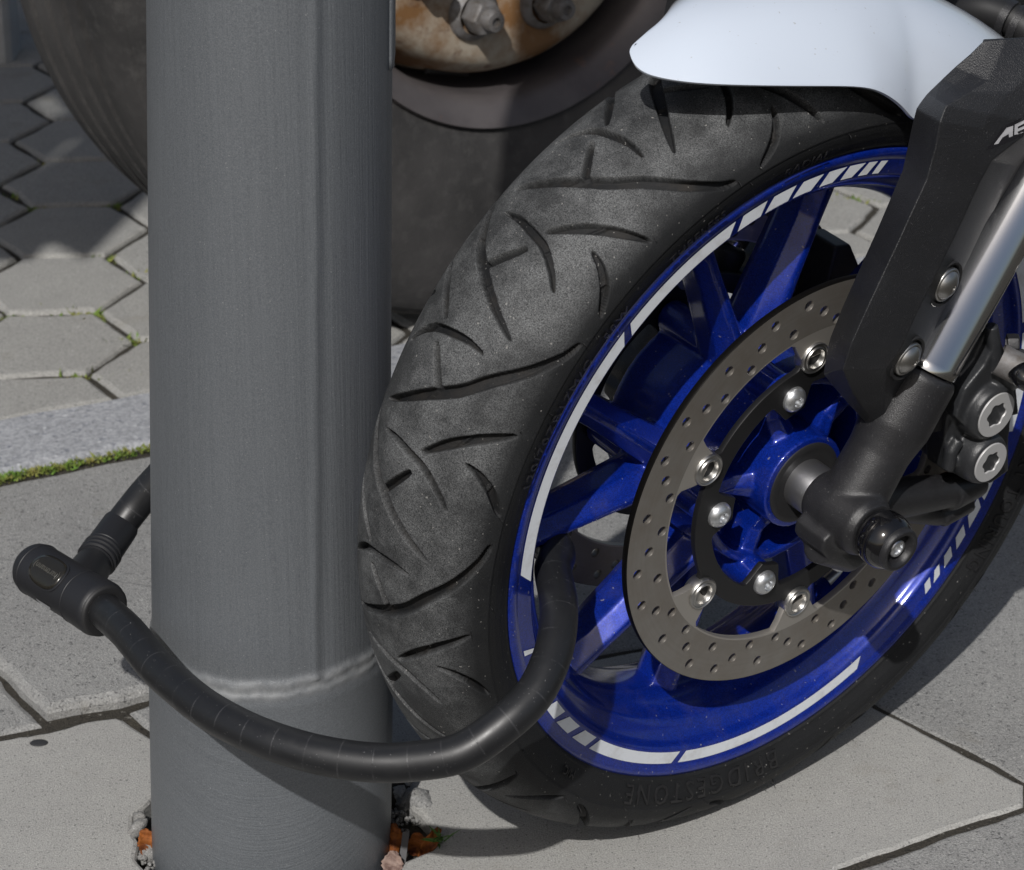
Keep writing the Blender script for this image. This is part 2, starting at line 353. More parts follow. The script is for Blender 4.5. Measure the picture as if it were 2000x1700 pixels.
def blend(parts, voxel=.0012, it=4, fac=.5):
    """several closed shapes fused into one cast surface with soft fillets"""
    V, F = join(*parts); me = mk('b', V, F); bm = bmesh.new(); bm.from_mesh(me); bmesh.ops.recalc_face_normals(bm, faces=bm.faces); bm.to_mesh(me); bm.free()
    me = evaluated(me, [('REMESH', dict(mode='VOXEL', voxel_size=voxel, adaptivity=0.0, use_smooth_shade=True)), ('SMOOTH', dict(factor=fac, iterations=it))])
    me.polygons.foreach_set('use_smooth', np.full(len(me.polygons), True)); return me
def mirror_x(me):
    m2 = me.copy(); n = len(m2.vertices); a = np.zeros(n*3, np.float32); m2.vertices.foreach_get('co', a); a[0::3] *= -1; m2.vertices.foreach_set('co', a); m2.flip_normals(); m2.update(); return m2
def curve_fill(splines, x0, x1, bev=0.0):
    """closed (y,z) outlines with holes, filled and extruded between x0 and x1"""
    cu = bpy.data.curves.new('c', 'CURVE'); cu.dimensions = '2D'; cu.fill_mode = 'BOTH'; cu.extrude = abs(x1-x0)/2-bev; cu.bevel_depth = bev; cu.bevel_resolution = 1; cu.offset = -bev
    for s in splines:
        sp = cu.splines.new('POLY'); sp.points.add(len(s)-1); sp.use_cyclic_u = True
        for p, q in zip(sp.points, s): p.co = (q[0], q[1], 0, 1)
    o = bpy.data.objects.new('c', cu); C.objects.link(o); dg = bpy.context.evaluated_depsgraph_get(); dg.update()
    me = bpy.data.meshes.new_from_object(o.evaluated_get(dg)); bpy.data.objects.remove(o)
    me.transform(Matrix(((0, 0, 1, (x0+x1)/2), (1, 0, 0, 0), (0, 1, 0, 0), (0, 0, 0, 1)))); return me
def circle(c, r, n=20): return [(c[0]+r*math.cos(2*math.pi*i/n), c[1]+r*math.sin(2*math.pi*i/n)) for i in range(n)]
def text_mesh(body, size, depth=.0003, font_space=1.0, res=2):
    cu = bpy.data.curves.new('t', 'FONT'); cu.body = body; cu.size = size; cu.extrude = depth; cu.align_x = 'CENTER'; cu.align_y = 'CENTER'; cu.space_character = font_space; cu.resolution_u = res
    o = bpy.data.objects.new('t', cu); C.objects.link(o); dg = bpy.context.evaluated_depsgraph_get(); dg.update()
    me = bpy.data.meshes.new_from_object(o.evaluated_get(dg)); bpy.data.objects.remove(o); return me
def remap(me, fn):
    n = len(me.vertices); a = np.zeros(n*3, np.float32); me.vertices.foreach_get('co', a); a = fn(a.reshape(-1, 3)); me.vertices.foreach_set('co', np.asarray(a, np.float32).ravel()); me.update(); return me
def on_mesh(me, u, v, lift=0.0):
    from mathutils.bvhtree import BVHTree
    key = me.name
    if key not in BV:
        BV[key] = BVHTree.FromPolygons([tuple(x.co) for x in me.vertices], [tuple(p.vertices) for p in me.polygons])
    o = WM.T@(CAM-WC); d = WM.T@ray(u, v); d /= np.linalg.norm(d); h = BV[key].ray_cast(Vector(o), Vector(d))
    return (np.array(h[0])-d*lift, np.array(h[1])) if h[0] is not None else (None, None)
BV = {}
def pix_mesh(rows, wrap=False):
    """rows of (u, v, x) -> wheel-frame grid"""
    V = np.array([[L(*p) for p in r] for r in rows]); m, n = V.shape[:2]
    F = [(i*n+j, i*n+j+1, (i+1)*n+j+1, (i+1)*n+j) for i in range(m-1) for j in range(n-1)]
    return V.reshape(-1, 3), F

# ================================================================== MOTORCYCLE (its front end is what the photo shows)
BASE = np.array([0.1341, 1.5634, 0.0]); OFF = WM.T @ (WC-BASE)
bike = empty('motorcycle', BASE); bike.rotation_euler = Matrix(WM.tolist()).to_euler()
tag(bike, 'parked motorcycle with blue front wheel and white front fender, chained to the grey pole', 'motorcycle')
def part(name, me, m, parent=None, auto=None):
    return obj(name, me, m, parent or bike, OFF if parent is None else None, auto)

# ---- rim: barrel, hub and ten arms
pf = [(.0440, .2250), (.0470, .2310), (.0500, .2322), (.0522, .2312), (.0530, .2285), (.0522, .2255), (.0508, .2232), (.0505, .2225), (.0500, .2128), (.0494, .2118),
      (.0478, .2104), (.0450, .2098), (.0405, .2072), (.0370, .2025), (.0350, .1990), (.0315, .1972), (.0270, .1962), (.0215, .1925), (.0170, .1890), (.0090, .1868), (0, .1862)]
pr = pf + [(-a, r) for a, r in pf[::-1][1:]]
back = [(-.044, .2275), (-.030, .2105), (-.018, .198), (0, .1925), (.018, .198), (.030, .2105), (.044, .2275)]
Vr, Fr = lathe(pr+back+[pr[0]], 288, (0, 0, 0), (1, 0, 0)); barrel = mk('barrel', Vr, Fr)
parts = [lathe([(-.062, .0335), (.0625, .0335)], 48, cap=True)]
sh = [(-.056, .0625), (-.056, .0700), (-.01, .0735), (.012, .0735), (.047, .0690), (.047, .0630), (-.056, .0625)]
Vs, Fs = lathe(sh, 72); parts.append((Vs, Fs))
def arm(r0, t0, r1, t1, w0, w1, d0, d1):
    """spoke between polar points: w half width, d half depth, six-sided section with a narrow front ridge"""
    a = pol(r0, t0)[1:]; b = pol(r1, t1)[1:]; d = (b-a)/np.linalg.norm(b-a); n = np.array([-d[1], d[0]]); S = []
    for k in np.linspace(0, 1, 7):
        c = a+(b-a)*k; w = w0+(w1-w0)*k+.005*max(0, k-.8)/.2; dp = d0+(d1-d0)*k
        S.append([(dp, *(c+n*w*.22)), (dp*.35, *(c+n*w)), (-dp*.6, *(c+n*w*.95)), (-dp, *(c+n*w*.5)), (-dp, *(c-n*w*.5)), (-dp*.6, *(c-n*w*.95)), (dp*.35, *(c-n*w)), (dp, *(c-n*w*.22))])
    return loft(S)
for k in range(5):
    t0 = 18+72*k
    parts.append(arm(.060, t0-1, .1895, t0+4.5, .0128, .0072, .022, .0165))
    parts.append(arm(.060, t0-3, .1905, t0-27.5, .0138, .0082, .022, .0170))
    a = pol(.074, t0); parts.append(cyl(a+(-.058, 0, 0), a+(.0585, 0, 0), .0118, n=24))
    d = pol(1, t0)[1:]; n = np.array([-d[1], d[0]]); S = []
    for rr, hw, x0, x1 in ((.028, .0105, -.055, .055), (.045, .0075, -.052, .046), (.060, .0072, -.052, .046), (.074, .0085, -.05, .048)):
        c = d*rr; S.append([(x0, *(c-n*hw)), (x1-.004, *(c-n*hw)), (x1, *c), (x1-.004, *(c+n*hw)), (x0, *(c+n*hw))])
    parts.append(loft(S))
hub = blend(parts, .0013, 5)
rimme = bpy.data.meshes.new('rim'); bm = bmesh.new(); bm.from_mesh(barrel); bm.from_mesh(hub); bm.to_mesh(rimme); bm.free()
rimme.polygons.foreach_set('use_smooth', np.full(len(rimme.polygons), True))
rim = part('rim', rimme, m_blue); tag(rim, 'metallic blue cast wheel rim with ten arms')
# raised cast marks on two arms
vs = mk('vs', *lathe([(0, .0046), (.0150, .0046), (.0155, .0040), (.0155, .0001)], 24, L(1614, 1137, .004), L(1650, 1106, .004)-L(1614, 1137, .004))); obj('valve_stem', vs, m_steel, rim, auto=40)
# stripes: inner start, inner end, outer start, outer end pixels -> angles on the flange land
def stripe(ti0, ti1, to0, to1):
    n = max(3, int(abs(ti1-ti0)/1.0)+2); V = []
    for s in np.linspace(0, 1, n):
        ti = ti0+(ti1-ti0)*s; to = to0+(to1-to0)*s
        for k in np.linspace(0, 1, 4):
            V.append(pol(.2134+(.2220-.2134)*k, ti+(to-ti)*k, .0509-.0004*(1-k)))
    F = [(i*4+j, i*4+j+1, (i+1)*4+j+1, (i+1)*4+j) for i in range(n-1) for j in range(3)]
    return np.array(V), F
ST = [((1702,343),(1714,343),(1719,320),(1732,320)), ((1675,346),(1692,344),(1696,322),(1712,322)), ((1641,353),(1663,348),(1659,330),(1689,325)),
      ((1600,366),(1626,356),(1619,341),(1653,332)), ((1548,388),(1584,375),(1569,360),(1608,345)), ((1494,418),(1539,395),(1512,388),(1555,369)),
      ((1441,455),(1486,425),(1453,429),(1499,399)), ((1231.5,654),(1425,466),(1234,635),(1437.6,437)), ((1036,1136),(1218,675),(1022.5,1121),(1222,651)),
      ((1037,1279),(1037,1271),(1025,1281),(1023,1271)), ((1098,1396),(1084,1373),(1082,1403),(1066,1381)), ((1131,1421),(1110,1403),(1108,1432),(1087,1409)),
      ((1164,1442),(1142,1428),(1143,1456),(1117,1439)), ((1328,1469),(1171,1448),(1311,1488),(1152,1458)), ((1681,1282),(1340,1467),(1672,1304),(1324,1486)),
      ((1816.5,1128),(1805,1141),(1817,1146),(1806,1160)), ((1834,1100.6),(1823.5,1113.5),(1836,1123),(1824,1140)), ((1856,1066.5),(1841,1085),(1858,1086),(1844,1110)),
      ((1878.6,1023.5),(1862,1049),(1881,1043.5),(1865,1072)), ((1904,971),(1885,1007.6),(1909,989),(1888.5,1030.6)), ((1945,880),(1913,964),(1946,905),(1916.5,975.6))]
for q in ST:
    a = [rt(*p, .0505)[1] for p in q]
    for i in (1, 2, 3):
        while a[i]-a[0] > 180: a[i] -= 360
        while a[i]-a[0] < -180: a[i] += 360
    obj('rim_stripe', stripe(*a), m_white_tape, rim)
for t0, t1 in ((-74.5, -41), (-82, -77), (-99, -84)): obj('rim_stripe', stripe(t0, t1, t0, t1), m_white_tape, rim)

# ---- tyre with cut tread
RO, HW = .2892, .060
def prof_pts():
    q = np.linspace(-90, 90, 721); x = HW*np.sin(np.radians(q)); r = RO-.04+.04*np.cos(np.radians(q)); s = [(-.0500, .2262, -118), (-.0518, .2300, -112), (-.0545, .2345, -106), (-.0578, .2410, -99), (-.0595, .2460, -94)]
    A = s+list(zip(x, r, q))+[(-a, b, -c) for a, b, c in s[::-1]]; A = np.array(A)
    l = np.r_[0, np.cumsum(np.hypot(np.diff(A[:, 0]), np.diff(A[:, 1])))]; return A, l
PA, PL_ = prof_pts(); NP = 262
ls = np.linspace(0, PL_[-1], NP); px_ = np.interp(ls, PL_, PA[:, 0]); pr_ = np.interp(ls, PL_, PA[:, 1]); pq_ = np.interp(ls, PL_, PA[:, 2]); mid = PL_[-1]/2
arc = lambda q: np.interp(q, PA[:, 2], PL_)-mid
G = [([(11.2,-34),(9.4,-17.3),(7.2,.5),(4.6,20.8),(1.9,35),(-1.6,55.3),(-5.3,72),(-7.8,78.5)], 3.7, .22, .30), ([(5.8,8),(1.6,-9)], 2.6, 1, .6),
     ([(3.6,-40),(1.8,-30.8),(.1,-17.5),(-.6,-2),(-.9,11),(-.7,23)], 2.5, .32, .3), ([(13.4,13.4),(10.9,28.1),(8.5,46.5),(6.3,68.8)], 3.1, .35, .25), ([(12.1,44.8),(12.9,55.8),(14.6,67.6),(17.6,79.5)], 2.7, .35, .25)]
G2 = [([(t+15, -q) for t, q in g], w_, a_, b_) for g, w_, a_, b_ in G]
NT = 260; th30 = np.linspace(0, 30, NT, endpoint=False)
TX, TY = np.meshgrid(np.radians(th30)*.272, arc(pq_), indexing='ij'); gd = np.full(TX.shape, -1.0)
for g, hw, ta, tb in G+G2:
    P = np.array([(R(t)*.272, arc(q)) for t, q in g]); P3, Ln = spline(np.c_[P, np.zeros(len(P))], 40)
    for sft in (-30, 0, 30):
        Q = P3[:, :2]+(R(sft)*.272, 0); u = np.linspace(0, 1, len(Q))
        for i in range(len(Q)-1):
            a, b = Q[i], Q[i+1]; d = b-a; m_ = (TX > min(a[0], b[0])-.006)&(TX < max(a[0], b[0])+.006)&(TY > min(a[1], b[1])-.006)&(TY < max(a[1], b[1])+.006)
            if not m_.any(): continue
            x = TX[m_]-a[0]; y = TY[m_]-a[1]; t = np.clip((x*d[0]+y*d[1])/(d@d), 0, 1); dist = np.hypot(x-t*d[0], y-t*d[1]); uu = u[i]+t*(u[i+1]-u[i])
            hwv = hw/1000*np.minimum(1, np.minimum(ta+(1-ta)*np.sqrt(uu/.35+1e-6), tb+(1-tb)*np.sqrt((1-uu)/.35+1e-6)))
            gd[m_] = np.maximum(gd[m_], hwv-dist)
depth = np.clip((gd+.0001)/.0005, 0, 1); depth = depth*depth*(3-2*depth)
# wear bars inside the long grooves
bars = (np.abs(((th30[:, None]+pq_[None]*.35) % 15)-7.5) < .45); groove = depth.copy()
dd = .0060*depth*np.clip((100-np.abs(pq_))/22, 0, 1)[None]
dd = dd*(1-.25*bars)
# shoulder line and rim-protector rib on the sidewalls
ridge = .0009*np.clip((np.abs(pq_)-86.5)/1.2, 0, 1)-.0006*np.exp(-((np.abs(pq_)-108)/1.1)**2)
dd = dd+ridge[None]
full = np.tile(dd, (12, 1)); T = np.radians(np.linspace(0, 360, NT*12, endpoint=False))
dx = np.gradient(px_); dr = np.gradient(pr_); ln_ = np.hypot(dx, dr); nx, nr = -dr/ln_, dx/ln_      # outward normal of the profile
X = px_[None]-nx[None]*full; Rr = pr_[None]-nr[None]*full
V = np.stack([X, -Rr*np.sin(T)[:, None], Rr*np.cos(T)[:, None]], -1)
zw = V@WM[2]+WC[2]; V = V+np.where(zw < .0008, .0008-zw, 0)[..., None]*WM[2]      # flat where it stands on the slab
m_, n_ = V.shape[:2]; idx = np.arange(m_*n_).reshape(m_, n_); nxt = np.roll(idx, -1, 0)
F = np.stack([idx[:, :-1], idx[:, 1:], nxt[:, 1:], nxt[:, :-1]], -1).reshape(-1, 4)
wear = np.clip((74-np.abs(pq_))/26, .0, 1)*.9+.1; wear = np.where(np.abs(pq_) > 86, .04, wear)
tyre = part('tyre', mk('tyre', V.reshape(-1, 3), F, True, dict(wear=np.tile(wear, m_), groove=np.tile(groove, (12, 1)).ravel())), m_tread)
tag(tyre, 'black road tyre with curved tread grooves and a dusty centre')
swx = lambda r: np.interp(r, [.2300, .2345, .2410, .2460, .2492, .256], [.0518, .0545, .0578, .0595, .0600, .0592])
def sidewall_text(s, size, tc, rc, sp=1.0, m=m_letter):
    me = text_mesh(s, size, .0004, sp)
    def fn(a):
        r = rc+a[:, 1]; t = np.radians(tc)-a[:, 0]/rc; return np.stack([swx(r)+.0003+a[:, 2], -r*np.sin(t), r*np.cos(t)], 1)
    return obj('lettering', remap(evaluated(me, []), fn), m, tyre)
tA, tB = rt(1548, 1446, .058)[1] % 360, rt(1196, 1548, .058)[1] % 360; tc = (tA+tB)/2
lt = sidewall_text('BRIDGESTONE', .0185, tc, .2412, 1.28)
t1 = rt(1028, 940, .056)[1]; t2 = rt(1165, 700, .056)[1]; sidewall_text('120/70ZR17M/C', .0115, (t1+t2)/2+1, .2398, 1.15)
sidewall_text('58W', .0105, 47, .2398, 1.2); sidewall_text('TUBELESS', .0095, 30, .2395, 1.15); sidewall_text('RADIAL', .0095, 9, .2395, 1.15)
t3 = rt(1960, 950, .057)[1]; sidewall_text('SPORT TOURING', .0135, t3-2, .2408, 1.2)
sidewall_text('M/C', .0080, rt(1115, 1500, .057)[1], .2405)
# fine ribs at the bead and little rubber spews
hp = []
for k in range(12):
    for tt, qq in ((17.9, 81), (-8.3, 80), (5.6, 71), (20, 88), (2, 88)):
        th = 30*k+tt; s = np.interp(qq, pq_, np.arange(NP)); i = int(s); nrm = np.array([nx[i], -nr[i]*math.sin(R(th)), nr[i]*math.cos(R(th))]); p = pol(pr_[i], th, px_[i])
        b = rng.normal(0, .0012, 3); l = rng.uniform(.0022, .005)
        if (WM[2]@(p+nrm*l)+WC[2]) < .006: continue
        hp.append(loft([[p+o for o in np.array([(0, .0004, 0), (.0003, -.0002, .0003), (-.0003, -.0002, -.0003)])], [p+nrm*l*.6+b*.4+o for o in np.array([(0, .0003, 0), (.0002, -.0002, .0002), (-.0002, -.0002, -.0002)])], [p+nrm*l+b+o for o in np.array([(0, .0001, 0), (.0001, 0, .0001), (-.0001, 0, -.0001)])]]))
V, F = join(*hp); tag(obj('rubber_spew', (V, F), m_rubber, tyre), kind='stuff')

# ---- brake discs (one each side), carrier, buttons, bolts
def disc_set():
    P = []; hs = []
    rad = {0: .1222, 1: .1310, 2: .1400, 3: .1245, 4: .1400, 5: .1315, 6: .1224, 7: .1372}
    for i in range(64):
        t = 88.3+i*5.625; a = pol(rad[i % 8], t)[1:]; hs.append(circle(a, .0035, 14)[::-1])
    inner = []
    for t in np.arange(0, 360, 1.5):
        d = ((t-6.4+30) % 60)-30; k = np.clip((9.5-abs(d))/4.0, 0, 1); k = k*k*(3-2*k); inner.append(tuple(pol(.1165-.0172*k, t)[1:]))
    outer = circle((0, 0), .149, 240)
    dm = curve_fill([outer, inner[::-1]]+hs, .0594, .0642, .0003)
    # carrier
    co = []; ci = []
    for t in np.arange(0, 360, 1.5):
        d = ((t-6.4+30) % 60)-30; k = np.clip((8.0-abs(d))/4.2, 0, 1); k = k*k*(3-2*k); co.append(tuple(pol(.0925+.0060*k, t)[1:]))
        d = ((t-18+36) % 72)-36; k = np.clip((13-abs(d))/6, 0, 1); k = k*k*(3-2*k); ci.append(tuple(pol(.0785-.0175*k, t)[1:]))
    cm = curve_fill([co, ci[::-1]], .0588, .0632, .0006)
    return dm, cm
dm, cm = disc_set()
btn = lathe([(.0570, .0066), (.0570, .0108), (.0582, .0112), (.0650, .0112), (.0660, .0106), (.0662, .0098), (.0656, .0092), (.0657, .0084), (.0666, .0078), (.0666, .0068), (.0655, .0062), (.0600, .0056), (.0598, .0040), (.0600, .0001)], 32)
bolt = lathe([(.0600, .0088), (.0640, .0088), (.0655, .0084), (.0672, .0072), (.0684, .0054), (.0688, .0040), (.0684, .0034), (.0660, .0031), (.0658, .0001)], 28)
for side in (1, -1):
    f = (lambda me: me) if side == 1 else mirror_x
    d = part('brake_disc', f(dm.copy()), m_disc, auto=30)
    tag(d, 'drilled steel front brake disc on the near side' if side == 1 else 'drilled steel front brake disc on the far side')
    obj('disc_carrier', f(cm.copy()), m_carrier, d, auto=30)
    for j in range(6):
        p = pol(.0985, 6.4+60*j); me = mk('b', btn[0]+p, btn[1]); obj('disc_button', f(me), m_steel, d, auto=40)
    for j in range(5):
        p = pol(.074, 18+72*j); me = mk('b', bolt[0]+p, bolt[1]); obj('disc_bolt', f(me), m_zinc, d, auto=40)

# ---- axle, seals, spacers
for s in (1, -1):
    part('wheel_seal', mk('s', *lathe([(s*.0600, .0295), (s*.0634, .0290), (s*.0644, .0262), (s*.0636, .0240), (s*.0628, .0200), (s*.0628, .0120)], 48)), m_rubber, auto=40)
    part('axle_spacer', mk('s', *lathe([(s*.0600, .0172), (s*.0790, .0172), (s*.0800, .0165), (s*.0800, .008)], 40)), m_sleeve_metal, auto=40)

# ---- fork legs: cast lower, chrome tube
XF = .100
d_f = (L(1932, 488, XF)-L(1804, 718, XF)); d_f /= np.linalg.norm(d_f)      # up the fork
ptop = L(1806, 720, XF); pbot = L(1652, 1062, XF)
def along(k): return ptop-d_f*k
LEN = np.linalg.norm(ptop-pbot)
leg_parts = [lathe([(0, .0212), (.004, .0235), (.040, .0238), (.052, .0216), (.060, .0205), (LEN-.03, .0212), (LEN-.008, .0195), (LEN, .014)], 40, along(0), -d_f, True),
             lathe([(.0785, .0165), (.0800, .0182), (.0900, .0200), (.1000, .0212), (.1230, .0205)], 40, cap=True),
             cyl((.1215, 0, 0), (.1270, 0, 0), .0190, .0185, 40)]
# axle lug underneath with the pinch bolt bosses
pl = [tuple(L(u, v, XF)[1:]) for u, v in ((1612, 1010), (1586, 1040), (1582, 1062), (1600, 1084), (1642, 1097), (1674, 1082), (1692, 1045), (1690, 1000))]
leg_parts.append(prism(pl, .084, .112))
b0 = L(1585, 1042, .082); leg_parts.append(cyl(L(1600, 1062, .100), L(1660, 1080, .100), .013, n=20))
# caliper brackets behind the leg
leg_parts.append(cyl(L(1700, 980, .094), L(1858, 958, .088), .0150, .0115, 24)); leg_parts.append(cyl(L(1850, 962, .088), L(1905, 938, .084), .0135, .012, 24))
leg_parts.append(cyl(L(1705, 990, .090), L(1835, 1008, .084), .0085, .0070, 20)); leg_parts.append(cyl(L(1835, 1008, .084), L(1890, 978, .084), .0085, .0085, 20))
pl = [tuple(L(u, v, .080)[1:]) for u, v in ((1735, 955), (1800, 945), (1880, 925), (1890, 985), (1835, 1020), (1740, 1005))]
leg_parts.append(prism(pl, .074, .084))
pl = [tuple(L(u, v, .088)[1:]) for u, v in ((1800, 760), (1860, 740), (1890, 760), (1880, 800), (1835, 830), (1790, 840))]
leg_parts.append(prism(pl, .078, .096))
legm = blend(leg_parts, .0011, 12, .55)
TUBE = mk('tube', *lathe([(0, .0205), (.006, .0206), (.0062, .0203), (.42, .0203)], 64, along(-.0015), d_f))
for s in (1, -1):
    f = (lambda me: me) if s == 1 else mirror_x
    lg = part('fork_leg', f(legm.copy()), m_cast)
    tag(lg, 'black cast fork leg on the near side' if s == 1 else 'black cast fork leg on the far side')
    obj('fork_tube', f(TUBE.copy()), m_chrome, lg)
# pinch bolts with socket heads
for s in (1, -1):
    x, y, d = frame_from((0, .35, -1)); p = L(1640, 1097, .097)
    me = mk('pb', *lathe([(-.004, .0062), (.0030, .0062), (.0036, .0056), (.0036, .0034), (0, .0032), (0, .0001)], 24, p, (0, .35, -1)))
    obj('pinch_bolt', me if s == 1 else mirror_x(me), m_zinc, bpy.data.objects['fork_leg'] if s == 1 else bpy.data.objects['fork_leg.001'], auto=40)

# ---- glossy crash bobbin on the axle end
bob = part('crash_bobbin', mk('b', *lathe([(.1265, .0120), (.1270, .0150), (.1290, .0168), (.1330, .0184), (.1380, .0189), (.1425, .0182), (.1462, .0166), (.1485, .0150), (.1488, .0146), (.1480, .0144)], 56)), m_gloss)
obj('bobbin_ring', mk('r', *lathe([(.1478, .0150), (.1520, .0148), (.1530, .0138), (.1532, .0122), (.1525, .0110), (.1500, .0098), (.1470, .0093), (.1462, .0001)], 48)), m_cast, bob, auto=50)
obj('bobbin_bolt', mk('r', *lathe([(.1460, .0060), (.1495, .0060), (.1502, .0054), (.1504, .0036), (.1490, .0033), (.1488, .0001)], 28)), m_zinc, bob, auto=40)

# ---- fork guard
grd = [[(1921,88,.088),(1962,86,.092),(2085,80,.096),(2120,78,.096)],
       [(1919,86,.098),(1962,84,.104),(2085,78,.112),(2120,76,.106)],
       [(1868,134,.096),(1926,163,.115),(2090,120,.128),(2130,130,.112)],
       [(1816,190,.093),(1848,212,.119),(2000,235,.131),(2110,205,0.102)],
       [(1798,214,.092),(1838,238,.121),(1990,262,.131),(2030,264,0.098)],
       [(1790,245,.091),(1830,285,.121),(1930,309,.129),(1990,322,0.096)],
       [(1771,335,.091),(1812,350,.121),(1906,352,.127),(1968,367,0.094)],
       [(1720,455,.091),(1760,465,.121),(1856,460,.126),(1922,434,0.094)],
       [(1655,600,.091),(1694,606,.121),(1786,602,.126),(1852,600,0.093)],
       [(1630,662,.091),(1666,668,.120),(1752,676,.125),(1824,664,0.093)],
       [(1615,726,.091),(1650,716,.118),(1725,715,.121),(1796,722,0.092)],
       [(1646,764,.092),(1668,760,.109),(1722,765,.110),(1775,762,0.091)],
       [(1690,816,.095),(1700,812,.099),(1722,812,.101),(1744,806,0.090)],
       [(1704,834,.096),(1712,832,.097),(1722,830,.098),(1730,824,0.088)]]
V, F = pix_mesh(grd); gm = mk('g', V, F)
gm = evaluated(gm, [('SUBSURF', dict(levels=1, subdivision_type='SIMPLE', boundary_smooth='PRESERVE_CORNERS')), ('SOLIDIFY', dict(thickness=.003, offset=-1)), ('BEVEL', dict(width=.0050, segments=5, limit_method='ANGLE', angle_limit=R(9))), ('WEIGHTED_NORMAL', dict(keep_sharp=True, weight=100))])
cen = sum((v.co for v in gm.vertices), Vector())/len(gm.vertices)
for s in (1, -1):
    me = gm.copy() if s == 1 else mirror_x(gm)
    me.polygons.foreach_set('use_smooth', np.full(len(me.polygons), True)); g = part('fork_guard', me, m_plastic); tag(g, 'angular black plastic guard in front of the near fork tube' if s == 1 else 'black plastic guard of the far fork tube')
    if s == 1: guard = g
gb = lathe([(-.004, .0115), (.0012, .0115), (.0020, .0110), (.0022, .0100), (.0015, .0098), (.0026, .0092), (.0046, .0070), (.0060, .0040), (.0064, .0018), (.0048, .0016), (.0048, .0001)], 40)
for u, v in ((1843, 553), (1768, 698)):
    p, nh = on_mesh(gm, u, v); nrm = nh*.45+np.array([1, 0, 0])*.7; nrm /= np.linalg.norm(nrm); p = p+nrm*.0015
    M_ = np.stack([nrm, *frame_from(nrm)[:2]], 1)
    Vb = gb[0]@M_.T + p; obj('guard_bolt', mk('gb', Vb, gb[1]), m_steel, guard, auto=50)
    ring = lathe([(-.012, .0156), (.0000, .0156), (.0012, .0150), (.0006, .0134), (-.006, .0125)], 40); obj('bolt_recess', mk('gr', ring[0]@M_.T+p, ring[1]), m_rubber, guard, auto=50)
# silver letters on a dark decal, laid on the guard
def decal(poly, lift):
    P = smooth = []
    for i in range(len(poly)):
        a, b = np.array(poly[i], float), np.array(poly[(i+1) % len(poly)], float)
        for k in np.linspace(0, 1, 5)[:-1]: P.append(a+(b-a)*k)
    V = []
    for q in P:
        h, _ = on_mesh(gm, q[0], q[1], lift); V.append(h if h is not None else L(q[0], q[1], .131))
    return np.array(V), [tuple(range(len(V)))]
obj('decal', mk('d', *decal([(1926, 294), (1962, 247), (2004, 226), (2030, 214), (2030, 250), (2004, 262), (1960, 282)], .0003), False), m_decal_bg, guard)
for pl in ([(1941, 283), (1966, 250), (1979, 246), (1978, 266), (1971, 269), (1970, 262), (1958, 269), (1950, 281)], [(1982, 244), (2014, 228), (2014, 234), (1988, 248), (1988, 252), (2014, 239), (2014, 245), (1987, 258), (1987, 263), (2014, 250), (2014, 255), (1981, 264)]):
    obj('decal_letter', mk('d', *decal(pl, .0008), False), m_decal, guard)

# ---- brake calipers
XC = .118
c1, c2 = L(1948, 812, XC), L(1937, 905, XC)
cp = []
for c, r_ in ((c1, .0212), (c2, .0192)):
    a = c.copy(); b = c.copy(); a[0] = .068; b[0] = .1165; cp.append(lathe([(0, r_), (.036, r_), (.044, r_-.0010), (.0475, r_-.0025), (.0485, r_-.0035)], 44, a, (1, 0, 0), True))
pl = [tuple(L(u, v, .105)[1:]) for u, v in ((1908, 645), (1940, 630), (1962, 660), (1985, 735), (1995, 790), (1985, 870), (1985, 930), (1950, 955), (1905, 950), (1872, 910), (1866, 850), (1880, 770), (1900, 700))]
cp.append(prism(pl, .068, .098))
pl2 = [tuple(L(u, v, .108)[1:]) for u, v in ((1866, 815), (1884, 762), (1922, 715), (1950, 655), (1964, 690), (1985, 760), (1990, 810), (1940, 820), (1900, 850))]
cp.append(prism(pl2, .085, .1085))
cp.append(cyl(L(1936, 636, .104), L(1952, 755, .110), .0045, .0055, 20))
pl3 = [tuple(L(u, v, .100)[1:]) for u, v in ((1850, 812), (1868, 800), (1884, 860), (1872, 925), (1852, 925), (1846, 860))]
cp.append(prism(pl3, .080, .100)); cp.append(cyl(L(1858, 880, .103), L(1852, 915, .103), .0045, n=16)); cp.append(cyl(L(1872, 858, .103), L(1856, 885, .103), .0045, n=16))
a, b = L(1966, 730, .105), L(1998, 712, .120); cp.append(cyl(a, b, .012, .011, 24))
pin = [tuple(L(u, v, .105)[1:]) for u, v in ((1915, 655), (1945, 650), (1985, 760), (1980, 930), (1940, 950), (1890, 930), (1880, 800))]
cp.append(prism(pin, .030, .058)); 
pl4 = [tuple(L(u, v, .105)[1:]) for u, v in ((1960, 700), (1990, 745), (2000, 800), (1990, 900), (1972, 900), (1975, 760))]
cp.append(prism(pl4, .045, .085))
calm = blend(cp, .0011, 6, .5)
capm = []
star = []
for k in range(48):
    t = 2*math.pi*k/48; star.append((.0083+.0008*math.cos(6*t))*np.array([math.cos(t), math.sin(t)]))
